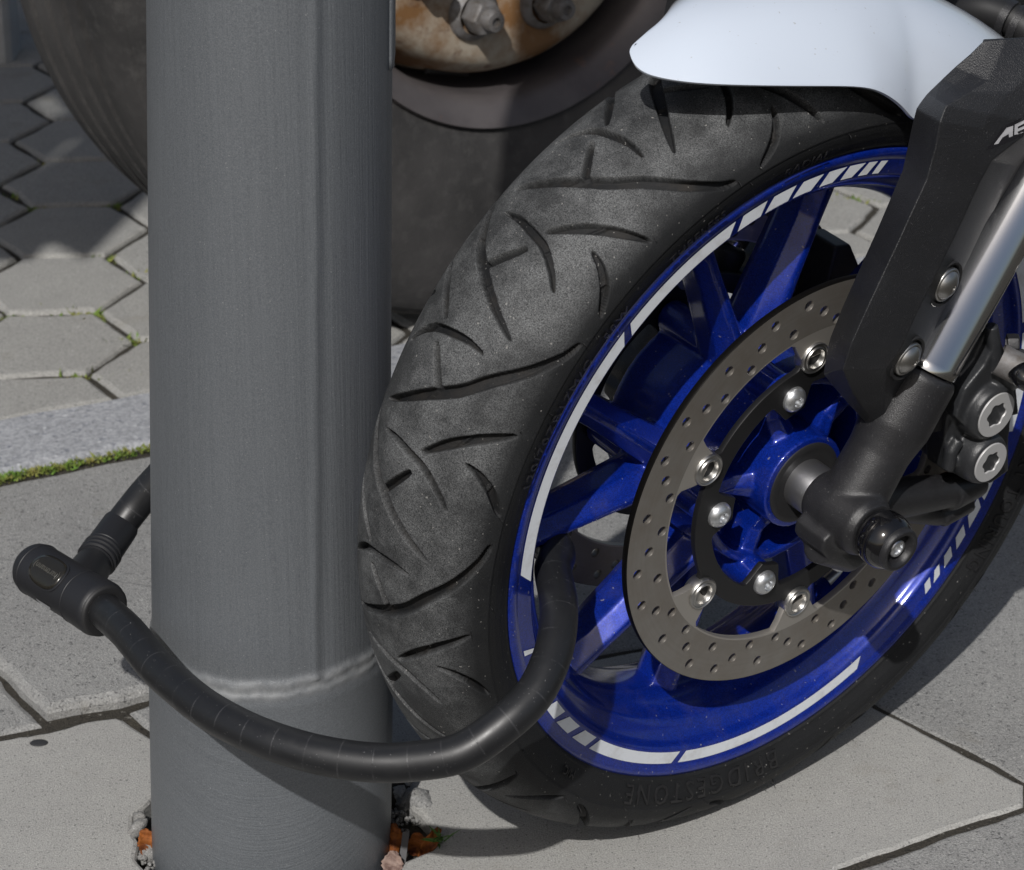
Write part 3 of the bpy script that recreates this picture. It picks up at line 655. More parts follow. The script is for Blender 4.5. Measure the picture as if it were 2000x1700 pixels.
for s in (1, -1):
    f = (lambda me: me) if s == 1 else mirror_x
    cl = part('brake_caliper', f(calm.copy()), m_caliper); tag(cl, 'black front brake caliper with two silver piston caps' if s == 1 else 'black brake caliper on the far side of the wheel')
    for c, rc_ in ((c1, .0161), (c2, .0144)):
        ci = circle((c[1], c[2]), rc_, 64); st = [(c[1]+p[0]*rc_/.0161, c[2]+p[1]*rc_/.0161) for p in star]
        me = curve_fill([ci, st[::-1]], .1140, .1176, .0003)
        bmx = mk('bot', *prism(st, .1100, .1150)); bm = bmesh.new(); bm.from_mesh(me); bm.from_mesh(bmx); bm.to_mesh(me); bm.free()
        for q in (-.0035, 0, .0035):
            rb = mk('rb', *prism([(c[1]+q-.0007, c[2]-.0062), (c[1]+q+.0007, c[2]-.0062), (c[1]+q+.0007, c[2]+.0062), (c[1]+q-.0007, c[2]+.0062)], .1149, .1162)); bm = bmesh.new(); bm.from_mesh(me); bm.from_mesh(rb); bm.to_mesh(me); bm.free()
        obj('caliper_cap', f(me), m_alu, cl, auto=35)
    pd = mk('pad', *prism([tuple(L(u, v, .062)[1:]) for u, v in ((1833, 825), (1842, 822), (1838, 900), (1828, 905))], .062, .082)); obj('brake_pad', f(bevel(pd, .0008)), m_orange, cl, auto=35)
    x0 = L(1978, 715, .118); me = mk('bb', *lathe([(-.010, .0105), (.006, .0105), (.0065, .0098), (.010, .0098), (.0102, .0085), (.0104, .0060), (.020, .0058), (.026, .0056)], 32, x0, (.75, .55, -.28))); obj('banjo_fitting', f(me), m_nut, cl, auto=40)
    hx = lathe([(0, .0068), (.007, .0068), (.008, .006), (.008, .0001)], 6, L(1966, 672, .104), (.6, .75, .1)); me = mk('hx', *hx); obj('caliper_bolt', f(bevel(me, .0006)), m_cast, cl, auto=30)
part('brake_hose', tube([L(1988, 722, .130), L(2012, 745, .140), L(2060, 700, .135), L(2100, 500, .10), L(2100, 200, .08)], .0075, 20, 60), m_gloss)

# ---- white fender
edge = [(1229,95,.0),(1230,106,.0045),(1235,120,.0100),(1245,133,.0155),(1262,144,.0215),(1290,152,.0285),(1335,160,.0375),(1400,165,.049),(1480,167,.058),(1560,168,.0638),(1630,168,.068),(1682,169,.0705),(1718,176,.0715),(1753,198,.072),(1774,219,.072),(1789,243,.072)]
ed = [(x, *rt(u, v, x)) for u, v, x in edge]+[(.071, .262, -14), (.069, .268, -24), (.066, .275, -38), (.062, .28, -52)]
DL = [0, 2.5, 4.6, 6.2, 7.2, 7.4, 6.8, 5.6, 4.0, 2.6, 1.2, .6]+[0]*20; FXs = [1, .45, .45, .45, .45, .48, .54, .64, .78, .9]+[1]*20; S = []
for k, (x, r, t) in enumerate(ed):
    tc_ = t-DL[k]/2-4.0*max(0, min(1, (k-8)/6))*max(0, min(1, (19-k)/6)); rc = np.interp(tc_, [-45, -23, -10, 0, 10, 15], [.317, .318, .323, .328, .335, .3385]); rc = max(rc, r+.0003)
    S.append([pol(r*abs(j)**2.1+rc*(1-abs(j)**2.1), tc_*(1-abs(j)**2)+(t if j > 0 else t-DL[k])*abs(j)**2 if k > 8 else t-DL[k]*(1-j)/2, x*np.sign(j)*abs(j)**.95*(1 if j > 0 else FXs[k])) for j in np.linspace(-1, 1, 25)])
V = np.array(S); m_, n_ = V.shape[:2]
F = [(i*n_+j, i*n_+j+1, (i+1)*n_+j+1, (i+1)*n_+j) for i in range(m_-1) for j in range(n_-1)]
V = V.reshape(-1, 3).copy(); V[:n_] = V[n_//2]
fmm = mk('f', V.reshape(-1, 3), F); bm = bmesh.new(); bm.from_mesh(fmm); bmesh.ops.remove_doubles(bm, verts=bm.verts, dist=1e-5); bm.to_mesh(fmm); bm.free()
fm = evaluated(fmm, [('SUBSURF', dict(levels=2)), ('SOLIDIFY', dict(thickness=.0022, offset=-1)), ('BEVEL', dict(width=.0006, segments=2, limit_method='ANGLE', angle_limit=R(50)))])
tag(part('front_fender', fm, m_white, auto=60), 'glossy white front fender over the tyre')

# ---- thick hose and clamp behind the fender
hs = part('radiator_hose', tube([at(1790, 60, 1.95), at(1850, 30, 1.93), at(1900, 18, 1.91), at(1950, 28, 1.90), at(2010, 60, 1.89), at(2090, 130, 1.88)] - WC, .0125, 28, 80), m_rubber)
hm = hs.data; remap(hm, lambda a: a@WM)
for k in (1967, 1990):
    a = at(k, 38 if k == 1967 else 50, 1.895); me = mk('cl', *lathe([(-.003, .0128), (-.003, .0152), (.003, .0152), (.003, .0128)], 32, (a-WC)@WM, (at(1990, 46, 1.895)-at(1960, 32, 1.9))@WM)); obj('hose_clamp', me, m_cast, hs, auto=40)
pl = [tuple(((at(u, v, 2.0)-WC)@WM)[1:]) for u, v in ((1780, -60), (1880, 20), (2000, 90), (2150, 160), (2200, -100))]
xx0 = ((at(1900, 20, 2.0)-WC)@WM)[0]
part('radiator_shroud', bevel(mk('rs', *prism(pl, xx0-.03, xx0)), .004), m_plastic, auto=40)
# ================================================================== LAMP POST
POLE = np.array([-.1662, 1.500, 0.0]); ptop_ = np.array([-.1457, 1.500, .62]); lean = (ptop_-POLE)/.62
post = empty('lamp_post', POLE)
tag(post, 'dark grey painted lamp post with a pale weld ring near its foot', 'lamp post')
zs = np.r_[np.linspace(-.06, .10, 20, endpoint=False), np.linspace(.10, .24, 110, endpoint=False), np.linspace(.24, .66, 60, endpoint=False), np.linspace(.66, 4.2, 30)]
na = 360; A = np.linspace(0, 2*np.pi, na, endpoint=False)
seam = math.atan2(-1.0, .48)     # direction of the long ridge as seen from the front
V = []; WA = []
for z in zs:
    r0 = np.interp(z, [-.06, .15, .165, .62, 4.2], [.0828, .0822, .0795, .0742, .048])
    d = (A-seam+np.pi) % (2*np.pi)-np.pi
    wob = .0006*math.sin(z*37)+.0004*math.sin(z*91+1); zw_ = z-.1655+.0010*np.sin(A*3+1)+.0005*np.sin(A*17)+.0003*np.sin(A*41)
    bead = np.exp(-(zw_/.0036)**2)*.0016+np.exp(-((zw_+.0075)/.0022)**2)*.0008
    rr = r0+bead+.0010*np.exp(-((d+wob*8)/.045)**2)*(z > .165)-.0005*np.exp(-((d-.085)/.06)**2)*(z > .165)
    # slightly faceted tube
    rr = rr*(1+.0035*np.cos(8*(A-seam)))
    V.append(np.stack([lean[0]*z+rr*np.cos(A), lean[1]*z+rr*np.sin(A), np.full(na, z)], 1)); WA.append(np.exp(-((zw_+.003)/.0072)**4))
m_ = len(zs); V = np.concatenate(V); idx = np.arange(m_*na).reshape(m_, na); nxt = np.roll(idx, -1, 1)
F = np.stack([idx[:-1], nxt[:-1], nxt[1:], idx[1:]], -1).reshape(-1, 4)
obj('pole', mk('pole', V, F, True, dict(weld=np.concatenate(WA))), m_pole, post)
# service door edge on the right flank, near the top of the picture
dr_ = []
for s in np.linspace(0, 1, 14):
    dr_.append(s)
ang0 = math.radians(-12)
def onpole(a, z, o=0.0):
    r = np.interp(z, [.165, .62, 4.2], [.0795, .0742, .048])+o; return np.array([lean[0]*z+r*math.cos(a), r*math.sin(a), z])
grid = [[onpole(ang0+da*(1 if z > .60 else max(0, (z-.555)/.045)**.5), z, .0016) for da in np.linspace(0, .95, 9)] for z in np.r_[np.linspace(.556, .60, 8), np.linspace(.62, .95, 8)]]
V = np.array(grid); a_, b_ = V.shape[:2]; F = [(i*b_+j, i*b_+j+1, (i+1)*b_+j+1, (i+1)*b_+j) for i in range(a_-1) for j in range(b_-1)]
dm_ = evaluated(mk('d', V.reshape(-1, 3), F), [('SOLIDIFY', dict(thickness=.002, offset=-1))]); obj('service_door', dm_, m_pole, post)
hd = lathe([(4.18, .050), (4.24, .052), (4.30, .030), (4.31, .001)], 32, (0, 0, 0), (0, 0, 1)); hd = (hd[0]+np.array([lean[0]*4.2, 0, 0]), hd[1]); obj('lamp_head', hd, m_greypaint, post)

# ================================================================== CABLE LOCK
lk = empty('cable_lock', ground(150, 1210)*np.array([1, 1, 0]) + np.array([0, 0, 0]))
LO = np.array(lk.location); tag(lk, 'armoured black cable lock looped round the grey pole and through the blue front wheel', 'bicycle lock')
vis = [(200,1190,1.690),(250,1236,1.645),(305,1303,1.605),(360,1352,1.575),(411,1390,1.552),(480,1427,1.532),(552,1455,1.518),(630,1476,1.508),(720,1489,1.500),(800,1488,1.495),(900,1470,1.490),(985,1413,1.492),(1040,1360,1.500),(1072,1300,1.512),(1088,1240,1.528),(1091,1180,1.550),(1080,1115,1.585)]
P = [at(*p) for p in vis]
P += [WC+WM@pol(.166, 98, .012), WC+WM@pol(.166, 96, -.045), WC+WM@pol(.172, 96, -.095), np.array([-.105, 1.612, .270]), at(430, 850, 1.800), at(345, 903, 1.806), at(295, 952, 1.812), at(263, 990, 1.815), at(232, 1030, 1.812)]
P = np.array(P); RC = .0117; P4 = np.c_[P, np.full(len(P), RC)]
cab = obj('cable', tube(P4-np.array([*LO, 0]), RC, 40, 420, .0208), m_sleeve, lk)
# connector sleeve with ribs, then the T-shaped head
s0, s1 = at(236, 1026, 1.815), at(180, 1106, 1.775); dS = s1-s0; l = np.linalg.norm(dS)
rs = .0134
pr = [(0, .0119), (.0005, rs-.0006), (.0012, rs), (l*.60, rs*1.03)]
for k in range(3):
    z0 = l*(.62+.085*k); pr += [(z0, rs*.98), (z0+.0008, rs*1.09), (z0+.0028, rs*1.09), (z0+.0036, rs*.98)]
pr += [(l*.90, .0135), (l*.91, .0118), (l*1.15, .0115)]
obj('connector_sleeve', mk('cs', *lathe(pr, 48, s0-LO, dS)), m_lockbody, lk, auto=35)
h0, h1 = at(56, 1102, 1.748), at(203, 1193, 1.690); dH = h1-h0; l = np.linalg.norm(dH); rh = .0182
hb = [lathe([(0, .010), (.002, .0145), (.006, .0172), (.012, rh), (l-.030, rh), (l-.012, .0190), (l-.003, .0192), (l, .0180)], 48, h0, dH, True)]
nk = at(165, 1125, 1.735); hb.append(cyl(h0+dH*.62, s1+dS*.02, .0158, .0136, 36))
hbm = blend([(v-LO, f) for v, f in hb], .0008, 4, .5)
head = obj('lock_head', hbm, m_lockbody, lk)
x_, y_, dHn = frame_from(dH)
for k in (.012, l-.024):
    rr = np.interp(k, [.012, l-.030, l-.012], [rh, rh, .0190]); obj('groove_line', mk('gl', *lathe([(k-.0007, rr-.001), (k-.0005, rr+.00035), (k+.0005, rr+.00035), (k+.0007, rr-.001)], 48, h0-LO, dH)), m_lockbody, head)
obj('collar_ring', mk('cr', *lathe([(l-.001, .0180), (l+.0012, .0178), (l+.0018, .0160), (l+.0012, .0120)], 48, h0-LO, dH)), m_rubber, head)
# oval smoked badge facing the viewer
view = CAM-(h0+dH*.36); view /= np.linalg.norm(view); vy = view-(view@dHn)*dHn; vy /= np.linalg.norm(vy)
tilt = R(-8); vx = np.cross(dHn, vy); vy2 = vy*math.cos(tilt)+vx*math.sin(tilt); vx2 = np.cross(dHn, vy2)
bc = h0+dHn*(.0395)
def onhead(a, b, o): 
    ang = b/rh; return bc+dHn*a+(rh+o)*(vy2*math.cos(ang)+vx2*math.sin(ang))-LO
def oval(rx, ry, o, n=48, inner=0.0):
    V = []; F = []
    rings = np.linspace(inner, 1, 7)
    for k in rings:
        for i in range(n):
            t = 2*math.pi*i/n; ct, st = math.cos(t), math.sin(t); e = .62
            V.append(onhead(rx*k*np.sign(ct)*abs(ct)**.8, ry*k*np.sign(st)*abs(st)**.8, o))
    for r_ in range(len(rings)-1):
        for i in range(n): F.append((r_*n+i, r_*n+(i+1) % n, (r_+1)*n+(i+1) % n, (r_+1)*n+i))
    return np.array(V), F
V, F = oval(.0162, .0112, .0012); bm_ = evaluated(mk('ov', V, F), [('SOLIDIFY', dict(thickness=.0014, offset=-1))]); obj('badge', bm_, m_badge, head)
V, F = oval(.0180, .0128, .0009, inner=.90); bm_ = evaluated(mk('ov', V, F), [('SOLIDIFY', dict(thickness=.0016, offset=-1)), ('BEVEL', dict(width=.0004, segments=2))]); obj('badge_rim', bm_, m_lockbody, head)
tm = evaluated(text_mesh('(hartmann)', .0062, .00012, 1.0), []); remap(tm, lambda a: np.array([onhead(-p[0], p[1], .0013+p[2]) for p in a])); obj('badge_lettering', tm, m_badge_text, head)
# little bright sticker underneath
ang_ = 1.25
grid = [[h0+dHn*(.034+.016*i/6)+(rh+.0004)*(vy*math.cos(s)+vx*math.sin(s))-LO for s in np.linspace(1.12, 1.12+.42*math.sin(math.pi*(i+.3)/6.6), 5)] for i in range(7)]
V = np.array(grid); F = [(i*5+j, i*5+j+1, (i+1)*5+j+1, (i+1)*5+j) for i in range(6) for j in range(4)]
obj('sticker', (V.reshape(-1, 3), F), m_zinc, head)

# ================================================================== TRUCK WHEEL
YAW = .594; TN = np.array([math.sin(YAW), -math.cos(YAW), 0]); TT = np.array([math.cos(YAW), math.sin(YAW), 0]); TC = np.array([.010, 2.4238, .4391])
TM = np.stack([TN, -TT, np.array([0, 0, 1.0])], 1)   # local x outwards
truck = empty('truck', TC*np.array([1, 1, 0])); truck.rotation_euler = Matrix(TM.tolist()).to_euler(); TO = np.array([0, 0, TC[2]])
tag(truck, 'truck whose big dusty wheel with rusty centre stands behind the pole', 'truck')
def tp(name, me, m, parent=None, auto=None): return obj(name, me, m, parent or truck, TO if parent is None else None, auto)
def tl(u, v, off): return TM.T@(onplane(u, v, TC+off*TN, TN)-TC)
Rt, Wt = .456, .25
pr = [(-.012, .2285), (-.002, .246), (.004, .300), (.006, .350), (.003, .395), (-.003, .415), (-.010, .4240), (-.0125, .4225), (-.016, .4290), (-.028, .4350), (-.048, .4375)]
for g in (-.074, -.112, -.150, -.190): pr += [(g+.009, .4390), (g+.0068, .4386), (g+.0060, .425), (g-.0060, .425), (g-.0068, .4386)]
pr += [(-.225, .4370), (-.242, .430), (-.254, .415), (-.262, .37), (-.260, .31), (-.250, .25), (-.240, .2285)]
V, F = lathe(pr, 180); tt = tp('tyre', mk('tt', V, F), m_ttyre, auto=35)
# shoulder lugs worn into the tread edge
pr = [(-.016, .2280), (-.008, .2345), (-.001, .2320), (-.003, .2260), (-.008, .2190), (-.012, .2130), (-.017, .2080), (-.024, .2045), (-.032, .2040), (-.060, .2060), (-.110, .2040), (-.150, .1840), (-.235, .1950), (-.240, .2285)]
V, F = lathe(pr, 160); trim_ = tp('rim', mk('tr', V, F), m_trim, auto=50)
# wheel centre with hand holes
cen_ = [(-.125, .2045), (-.110, .2010), (-.085, .1960), (-.055, .1890), (-.034, .1800), (-.025, .1710), (-.022, .1620), (-.022, .1100), (-.030, .104), (-.070, .100), (-.140, .098)]
V, F = lathe(cen_, 120); V2 = mk('tc', V, F); centre = tp('wheel_centre', V2, m_rust, trim_)
for k in range(10):
    t = -158+36*k; a = np.array([-.088, .1985*math.sin(R(t)), .1985*math.cos(R(t))])
    h = lathe([(-.004, .021), (.0035, .021), (.0030, .0165), (-.010, .0160), (-.012, .0001)], 28, (0, 0, 0), (1, 0, 0)); 
    tl_ = -50; Mx = Matrix.Rotation(R(t), 4, 'X')@Matrix.Rotation(R(-72), 4, 'Y')
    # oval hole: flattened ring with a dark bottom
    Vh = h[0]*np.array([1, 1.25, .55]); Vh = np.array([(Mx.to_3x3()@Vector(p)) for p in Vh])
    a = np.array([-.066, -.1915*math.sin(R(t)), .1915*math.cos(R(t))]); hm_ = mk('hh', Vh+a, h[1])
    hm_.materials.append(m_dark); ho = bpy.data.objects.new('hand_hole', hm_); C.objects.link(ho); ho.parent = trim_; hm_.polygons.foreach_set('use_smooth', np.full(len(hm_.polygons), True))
r0_ = .1225; a0 = -161.0; 
step = 40
for k in range(9):
    t = a0+step*k; p = np.array([-.022, -r0_*math.sin(R(t)), r0_*math.cos(R(t))])
    fl = lathe([(0, .028), (.003, .028), (.006, .026), (.010, .0205)], 32, p, (1, 0, 0)); hx = lathe([(.008, .0185), (.026, .0185), (.030, .0165), (.030, .008)], 6, p, (1, 0, 0))
    me = bevel(mk('n', *join(hx)), .0015, 2, 40); bm = bmesh.new(); bm.from_mesh(me); bm.from_mesh(mk('f', *fl)); bm.to_mesh(me); bm.free()
    nu = obj('wheel_nut', me, m_nut, trim_, auto=35)
    st = lathe([(.020, .0108), (.040, .0108), (.0425, .0095), (.0430, .0050), (.0395, .0045), (.0395, .0001)], 24, p, (1, 0, 0)); 
    bm = bmesh.new(); bm.from_mesh(me); bm.from_mesh(mk('s', *st)); bm.to_mesh(me); bm.free(); me.polygons.foreach_set('use_smooth', np.full(len(me.polygons), True)); me.set_sharp_from_angle(angle=R(35))
tp('wheel_hub', mk('hb', *lathe([(-.10, .095), (-.02, .095), (-.01, .088), (.02, .06), (.022, .001)], 48)), m_trim, auto=40)
tp('axle', mk('ax', *cyl((-1.9, 0, 0), (-.10, 0, 0), .055)), m_chassis)
tp('chassis_rail', bevel(mk('cr', *prism([(-1.4, .35), (2.4, .35), (2.4, .52), (-1.4, .52)], -.75, -.65)), .008), m_chassis)
for s in np.linspace(-75, 75, 7)[:1]:
    S = [[(-.27, -(.56)*math.sin(R(t)), .56*math.cos(R(t))), (-.27, -(.575)*math.sin(R(t)), .575*math.cos(R(t))), (.0, -(.575)*math.sin(R(t)), .575*math.cos(R(t))), (.0, -(.56)*math.sin(R(t)), .56*math.cos(R(t)))] for t in np.linspace(-62, 62, 24)]
    tp('mudguard', mk('mg', *loft(S)), m_chassis, auto=30)

# ================================================================== GROUND
def smooth_poly(P, step=.008, jit=.0007, closed=True):
    P = [np.array(p, float) for p in P]; out = []
    for i in range(len(P)):
        a, b = P[i], P[(i+1) % len(P)]; l = np.linalg.norm(b-a); n = max(1, int(l/step))
        for k in range(n): out.append(a+(b-a)*k/n)
    out = np.array(out)
    if jit:
        j = rng.normal(0, 1, (len(out), 2)); j = (j+np.roll(j, 1, 0)+np.roll(j, -1, 0))/1.7; out = out+j*jit
    return out
def area(P): x, y = P[:, 0], P[:, 1]; return .5*np.sum(x*np.roll(y, -1)-np.roll(x, -1)*y)
def slab(P, z0, z1, bev=.003, step=.008, jit=.0007, chip=.0):
    P = smooth_poly(P, step, jit)
    if area(P) < 0: P = P[::-1]
    d = np.roll(P, -1, 0)-np.roll(P, 1, 0); d /= np.linalg.norm(d, axis=1)[:, None]+1e-9; nn = np.stack([-d[:, 1], d[:, 0]], 1); n = len(P)
    for _ in range(2): nn = nn+np.roll(nn, 1, 0)+np.roll(nn, -1, 0); nn /= np.linalg.norm(nn, axis=1)[:, None]+1e-9
    c = np.abs(rng.normal(0, 1, n)); c = (c+np.roll(c, 1)+np.roll(c, 2)+np.roll(c, -1))/4; bv = bev*(1+chip*np.clip(c-.7, 0, 3))
    V = np.concatenate([np.c_[P, np.full(n, z0)], np.c_[P, z1-bv*.9], np.c_[P+nn*bv[:, None]*.35, z1-bv*.3], np.c_[P+nn*bv[:, None], np.full(n, z1)]])
    F = [(k*n+i, k*n+(i+1) % n, (k+1)*n+(i+1) % n, (k+1)*n+i) for k in range(3) for i in range(n)]+[tuple(range(3*n, 4*n))]
    return V, F
def fill(V, F):
    bm = bmesh.new(); vs = [bm.verts.new(p) for p in V]
    for f in F:
        try: bm.faces.new([vs[i] for i in f])
        except ValueError: pass
    from mathutils.geometry import delaunay_2d_cdt
    for f in [f for f in bm.faces if len(f.verts) > 4]:
        vv = [v for v in f.verts]; z = vv[0].co.z; n = len(vv)
        co, _, tri, _, _, _ = delaunay_2d_cdt([Vector((v.co.x, v.co.y)) for v in vv], [(i, (i+1) % n) for i in range(n)], [tuple(range(n))], 1, 1e-6)
        bm.faces.remove(f); nv = [bm.verts.new((c.x, c.y, z)) for c in co]
        for t in tri: bm.faces.new([nv[i] for i in t])
    bmesh.ops.remove_doubles(bm, verts=bm.verts, dist=1e-6); bmesh.ops.recalc_face_normals(bm, faces=bm.faces)
    me = bpy.data.meshes.new('g'); bm.to_mesh(me); bm.free(); return me
def clip(P, n, c, keep=1):
    """keep the part of the polygon where keep*(n.p-c) >= 0"""
    out = []; P = [np.array(p, float) for p in P]
    for i in range(len(P)):
        a, b = P[i], P[(i+1) % len(P)]; da, db = keep*(n@a-c), keep*(n@b-c)
        if da >= 0: out.append(a)
        if da*db < 0: out.append(a+(b-a)*da/(da-db))
    return out
gr_ = obj('ground', (np.array([(-30, -10, -.045), (30, -10, -.045), (30, 60, -.045), (-30, 60, -.045)]), [(0, 1, 2, 3)]), m_sand); tag(gr_, kind='structure')
g2_ = lambda u, v: ground(u, v)[:2]
TD = np.array([math.cos(R(26)), math.sin(R(26))]); ND = np.array([-TD[1], TD[0]])
kT = ND@(g2_(145, 799)); kB = ND@(g2_(145, 908))
# kerb
def strip(n0, n1, t0, t1, g=.0): return [TD*t0+ND*n0, TD*t1+ND*n0, TD*t1+ND*n1, TD*t0+ND*n1]
ks = []
for t0 in np.arange(-1.7, 3.2, 1.0): ks.append(slab(strip(kB+.004, kT-.003, t0+.002, t0+.998), -.03, .006, .005, .012, .0012, 1.0))
V, F = join(*ks); tag(obj('kerb', fill(V, F), m_granite), kind='structure')
# hexagonal paving behind
hr = R(5.0); HX = np.array([math.cos(hr), math.sin(hr)]); HY = np.array([-HX[1], HX[0]]); s_ = .0915; HC = np.array([-.494, 2.665]); hs_ = []; mossp = []
for i in range(-8, 14):
    for j in range(-5, 20):
        c = HC+HX*(1.5*s_*i)+HY*(math.sqrt(3)*s_*(j+.5*(i % 2)))
        if c[1] < 1.9 or c[1] > 5.2 or abs(c[0]) > 1.7: continue
        jr = rng.normal(0, .02); sc_ = s_-.0035-rng.uniform(0, .0012); hv = [c+sc_*(HX*math.cos(R(60*k)+jr*.3)+HY*math.sin(R(60*k)+jr*.3)) for k in range(6)]
        hv = clip(hv, ND, kT+.002)
        if len(hv) < 3 or abs(area(np.array(hv))) < 1e-4: continue
        hs_.append(slab(hv, -.03, .0030+rng.uniform(-.0008, .0008), .0045, .012, .0009, 1.0)); mossp += [(c+s_*(HX*math.cos(R(60*k))+HY*math.sin(R(60*k)))) for k in range(6)]
V, F = join(*hs_); tag(obj('paved_yard', fill(V, F), m_hex), kind='structure')
# big slabs in front of the kerb
pole_xy = POLE[:2]
a1 = ND@g2_(90, 1424); a2 = ND@g2_(1850, 1628)
P1 = [g2_(-300, 1505), g2_(0, 1444), g2_(94, 1428), g2_(170, 1408), g2_(228, 1400), g2_(243, 1405), g2_(296, 1440), pole_xy+(-.030, .085), pole_xy+(-.066, .070), g2_(300, 1555), g2_(283, 1574), g2_(262, 1592), g2_(262, 1622), g2_(272, 1640), g2_(268, 1672), g2_(296, 1705), g2_(330, 1760), g2_(420, 1800), pole_xy+(-.012, -.112), g2_(500, 2300), g2_(-400, 2300)]
P2 = [pole_xy+(-.008, .092), g2_(540, 1400), g2_(880, 1335), g2_(1450, 1235), g2_(1713, 1383), g2_(2001, 1532), g2_(2001, 1573), g2_(1850, 1622), g2_(1640, 1695), g2_(1500, 1760), g2_(1200, 1830), g2_(510, 2300), pole_xy+(.002, -.112), g2_(640, 1790), g2_(745, 1745), g2_(778, 1700), g2_(792, 1680), g2_(822, 1668), g2_(846, 1658), g2_(862, 1642), g2_(848, 1624), g2_(836, 1606), g2_(820, 1586), g2_(800, 1562), g2_(793, 1540), g2_(800, 1527), g2_(812, 1516), pole_xy+(.088, .045), pole_xy+(.04, .088)]
near = fill(*join(slab(P1, -.05, 0.0, .0035, .007, .0006, .5), slab(P2, -.05, 0.0, .0035, .007, .0006, .5)))
rs_ = []
# row behind (left of the pole)
rs_.append(slab([g2_(-420, 1080), g2_(-120, 1210), g2_(2, 1318), g2_(90, 1405), g2_(140, 1395), g2_(235, 1380), g2_(296, 1364), g2_(500, 1322), g2_(880, 1255)+(-.02, .0), TD*(.30)+ND*(kB-.010), TD*(-.75)+ND*(kB-.010)], -.05, .010, .006, .007, .0006, .5))
rs_.append(slab([g2_(-2, 1321), g2_(86, 1418), g2_(-10, 1438), g2_(-300, 1500), g2_(-420, 1100), g2_(-130, 1222)], -.05, .001, .006, .007, .0006, .5))
rs_.append(slab([g2_(250, 1393), g2_(296, 1374), g2_(520, 1330), g2_(560, 1380), pole_xy+(-.03, .090), g2_(298, 1434)], -.05, .001, .006, .007, .0006, .5))
rs_.append(slab([g2_(890, 1328), g2_(1450, 1231), g2_(1717, 1380.5), g2_(2006, 1529), g2_(2600, 1300), TD*2.2+ND*(kB-.008), TD*.305+ND*(kB-.008)], -.05, -.001, .004, .008, .0006, .5))
rs_.append(slab([g2_(2006, 1577), g2_(1850, 1629), g2_(1640, 1705), g2_(1500, 1775), g2_(1200, 1850), g2_(600, 2300), g2_(2600, 2300), g2_(2600, 1560)], -.05, -.001, .004, .008, .0006, .5))
pv = obj('pavement', near, m_slab); tag(pv, kind='structure')
V, F = join(*rs_); tag(obj('pavement', fill(V, F), m_slab2), kind='structure')
# moss and weeds in the joints
mv = []; 
def tuft(p, s, n, h, z0=-.004):
    for _ in range(n):
        q = np.array([p[0]+rng.normal(0, s[0]), p[1]+rng.normal(0, s[1]), z0+rng.uniform(-.002, .003)]); a = rng.uniform(0, 6.28); l = h*rng.uniform(.5, 1.3); w_ = l*.35
        d = np.array([math.cos(a), math.sin(a), 0])*w_; tip = q+np.array([rng.normal(0, .5)*l, rng.normal(0, .5)*l, l*rng.uniform(.4, 1)])
        mv.append(([q-d, q+d, tip], [(0, 1, 2)]))
for t in np.arange(-1.2, .9, .0035):
    n_ = mnoise.noise(Vector((t*9, 3.1, 0)))
    if n_ > -.6: tuft(TD*t+ND*(kB-.003), (.0025, .0035+.002*max(0, n_)), int(16+18*max(0, n_)), .0042, .001)
for p in mossp:
    k = mnoise.noise(Vector((p[0]*6, p[1]*6, 0)))
    if k > .2: tuft(p, (.006, .006), int(10+55*k), .0045)
for u, v, n in ((130, 608, 35), (185, 618, 60), (262, 670, 60), (150, 736, 45), (275, 540, 45), (215, 510, 40), (50, 322, 30), (10, 385, 30), (1665, 392, 80), (215, 740, 30)): 
    tuft(ground(u, v), (.011, .006), n, .008)
V, F = join(*mv); tag(obj('moss', mk('moss', V, F, False), m_moss), kind='stuff')
gv = []
for u, v, n in ((200, 770, 160), (235, 690, 120), (245, 640, 90), (780, 1580, 60), (285, 1670, 50)):
    for _ in range(n):
        c = ground(u+rng.normal(0, 18), v+rng.normal(0, 9)); c[2] = -.010+rng.uniform(0, .006); r_ = rng.uniform(.0007, .0022)
        me = lathe([(-r_, r_*.2), (-r_*.5, r_*.9), (r_*.4, r_), (r_, r_*.3)], 6, c, rng.normal(0, 1, 3), True); gv.append(me)
V, F = join(*gv); tag(obj('gravel', mk('gravel', V, F, False), m_pebble), kind='stuff')

# sand bed filling the joints; dug away round the post
bx = []
def bed(P, z): bx.append((np.array([(p[0], p[1], z) for p in P]), [tuple(range(len(P)))]))
circ_ = [pole_xy+.135*np.array([math.cos(a), math.sin(a)]) for a in np.linspace(0, 2*math.pi, 33)[:-1]]
for i in range(32):
    a, b = circ_[i], circ_[(i+1) % 32]; ca, cb = pole_xy+(a-pole_xy)*40, pole_xy+(b-pole_xy)*40; bed([a, ca, cb, b], -.0020); q0, q1 = pole_xy+(a-pole_xy)*.62, pole_xy+(b-pole_xy)*.62; bx.append((np.array([(*a, -.0020), (*q0, -.021), (*q1, -.021), (*b, -.0020)]), [(0, 1, 2, 3)])); bx.append((np.array([(*q0, -.021), (*pole_xy, -.024), (*q1, -.021)]), [(0, 1, 2)]))
V, F = join(*bx); sb = obj('joint_sand', mk('js', V, F), m_sand); tag(sb, kind='structure')
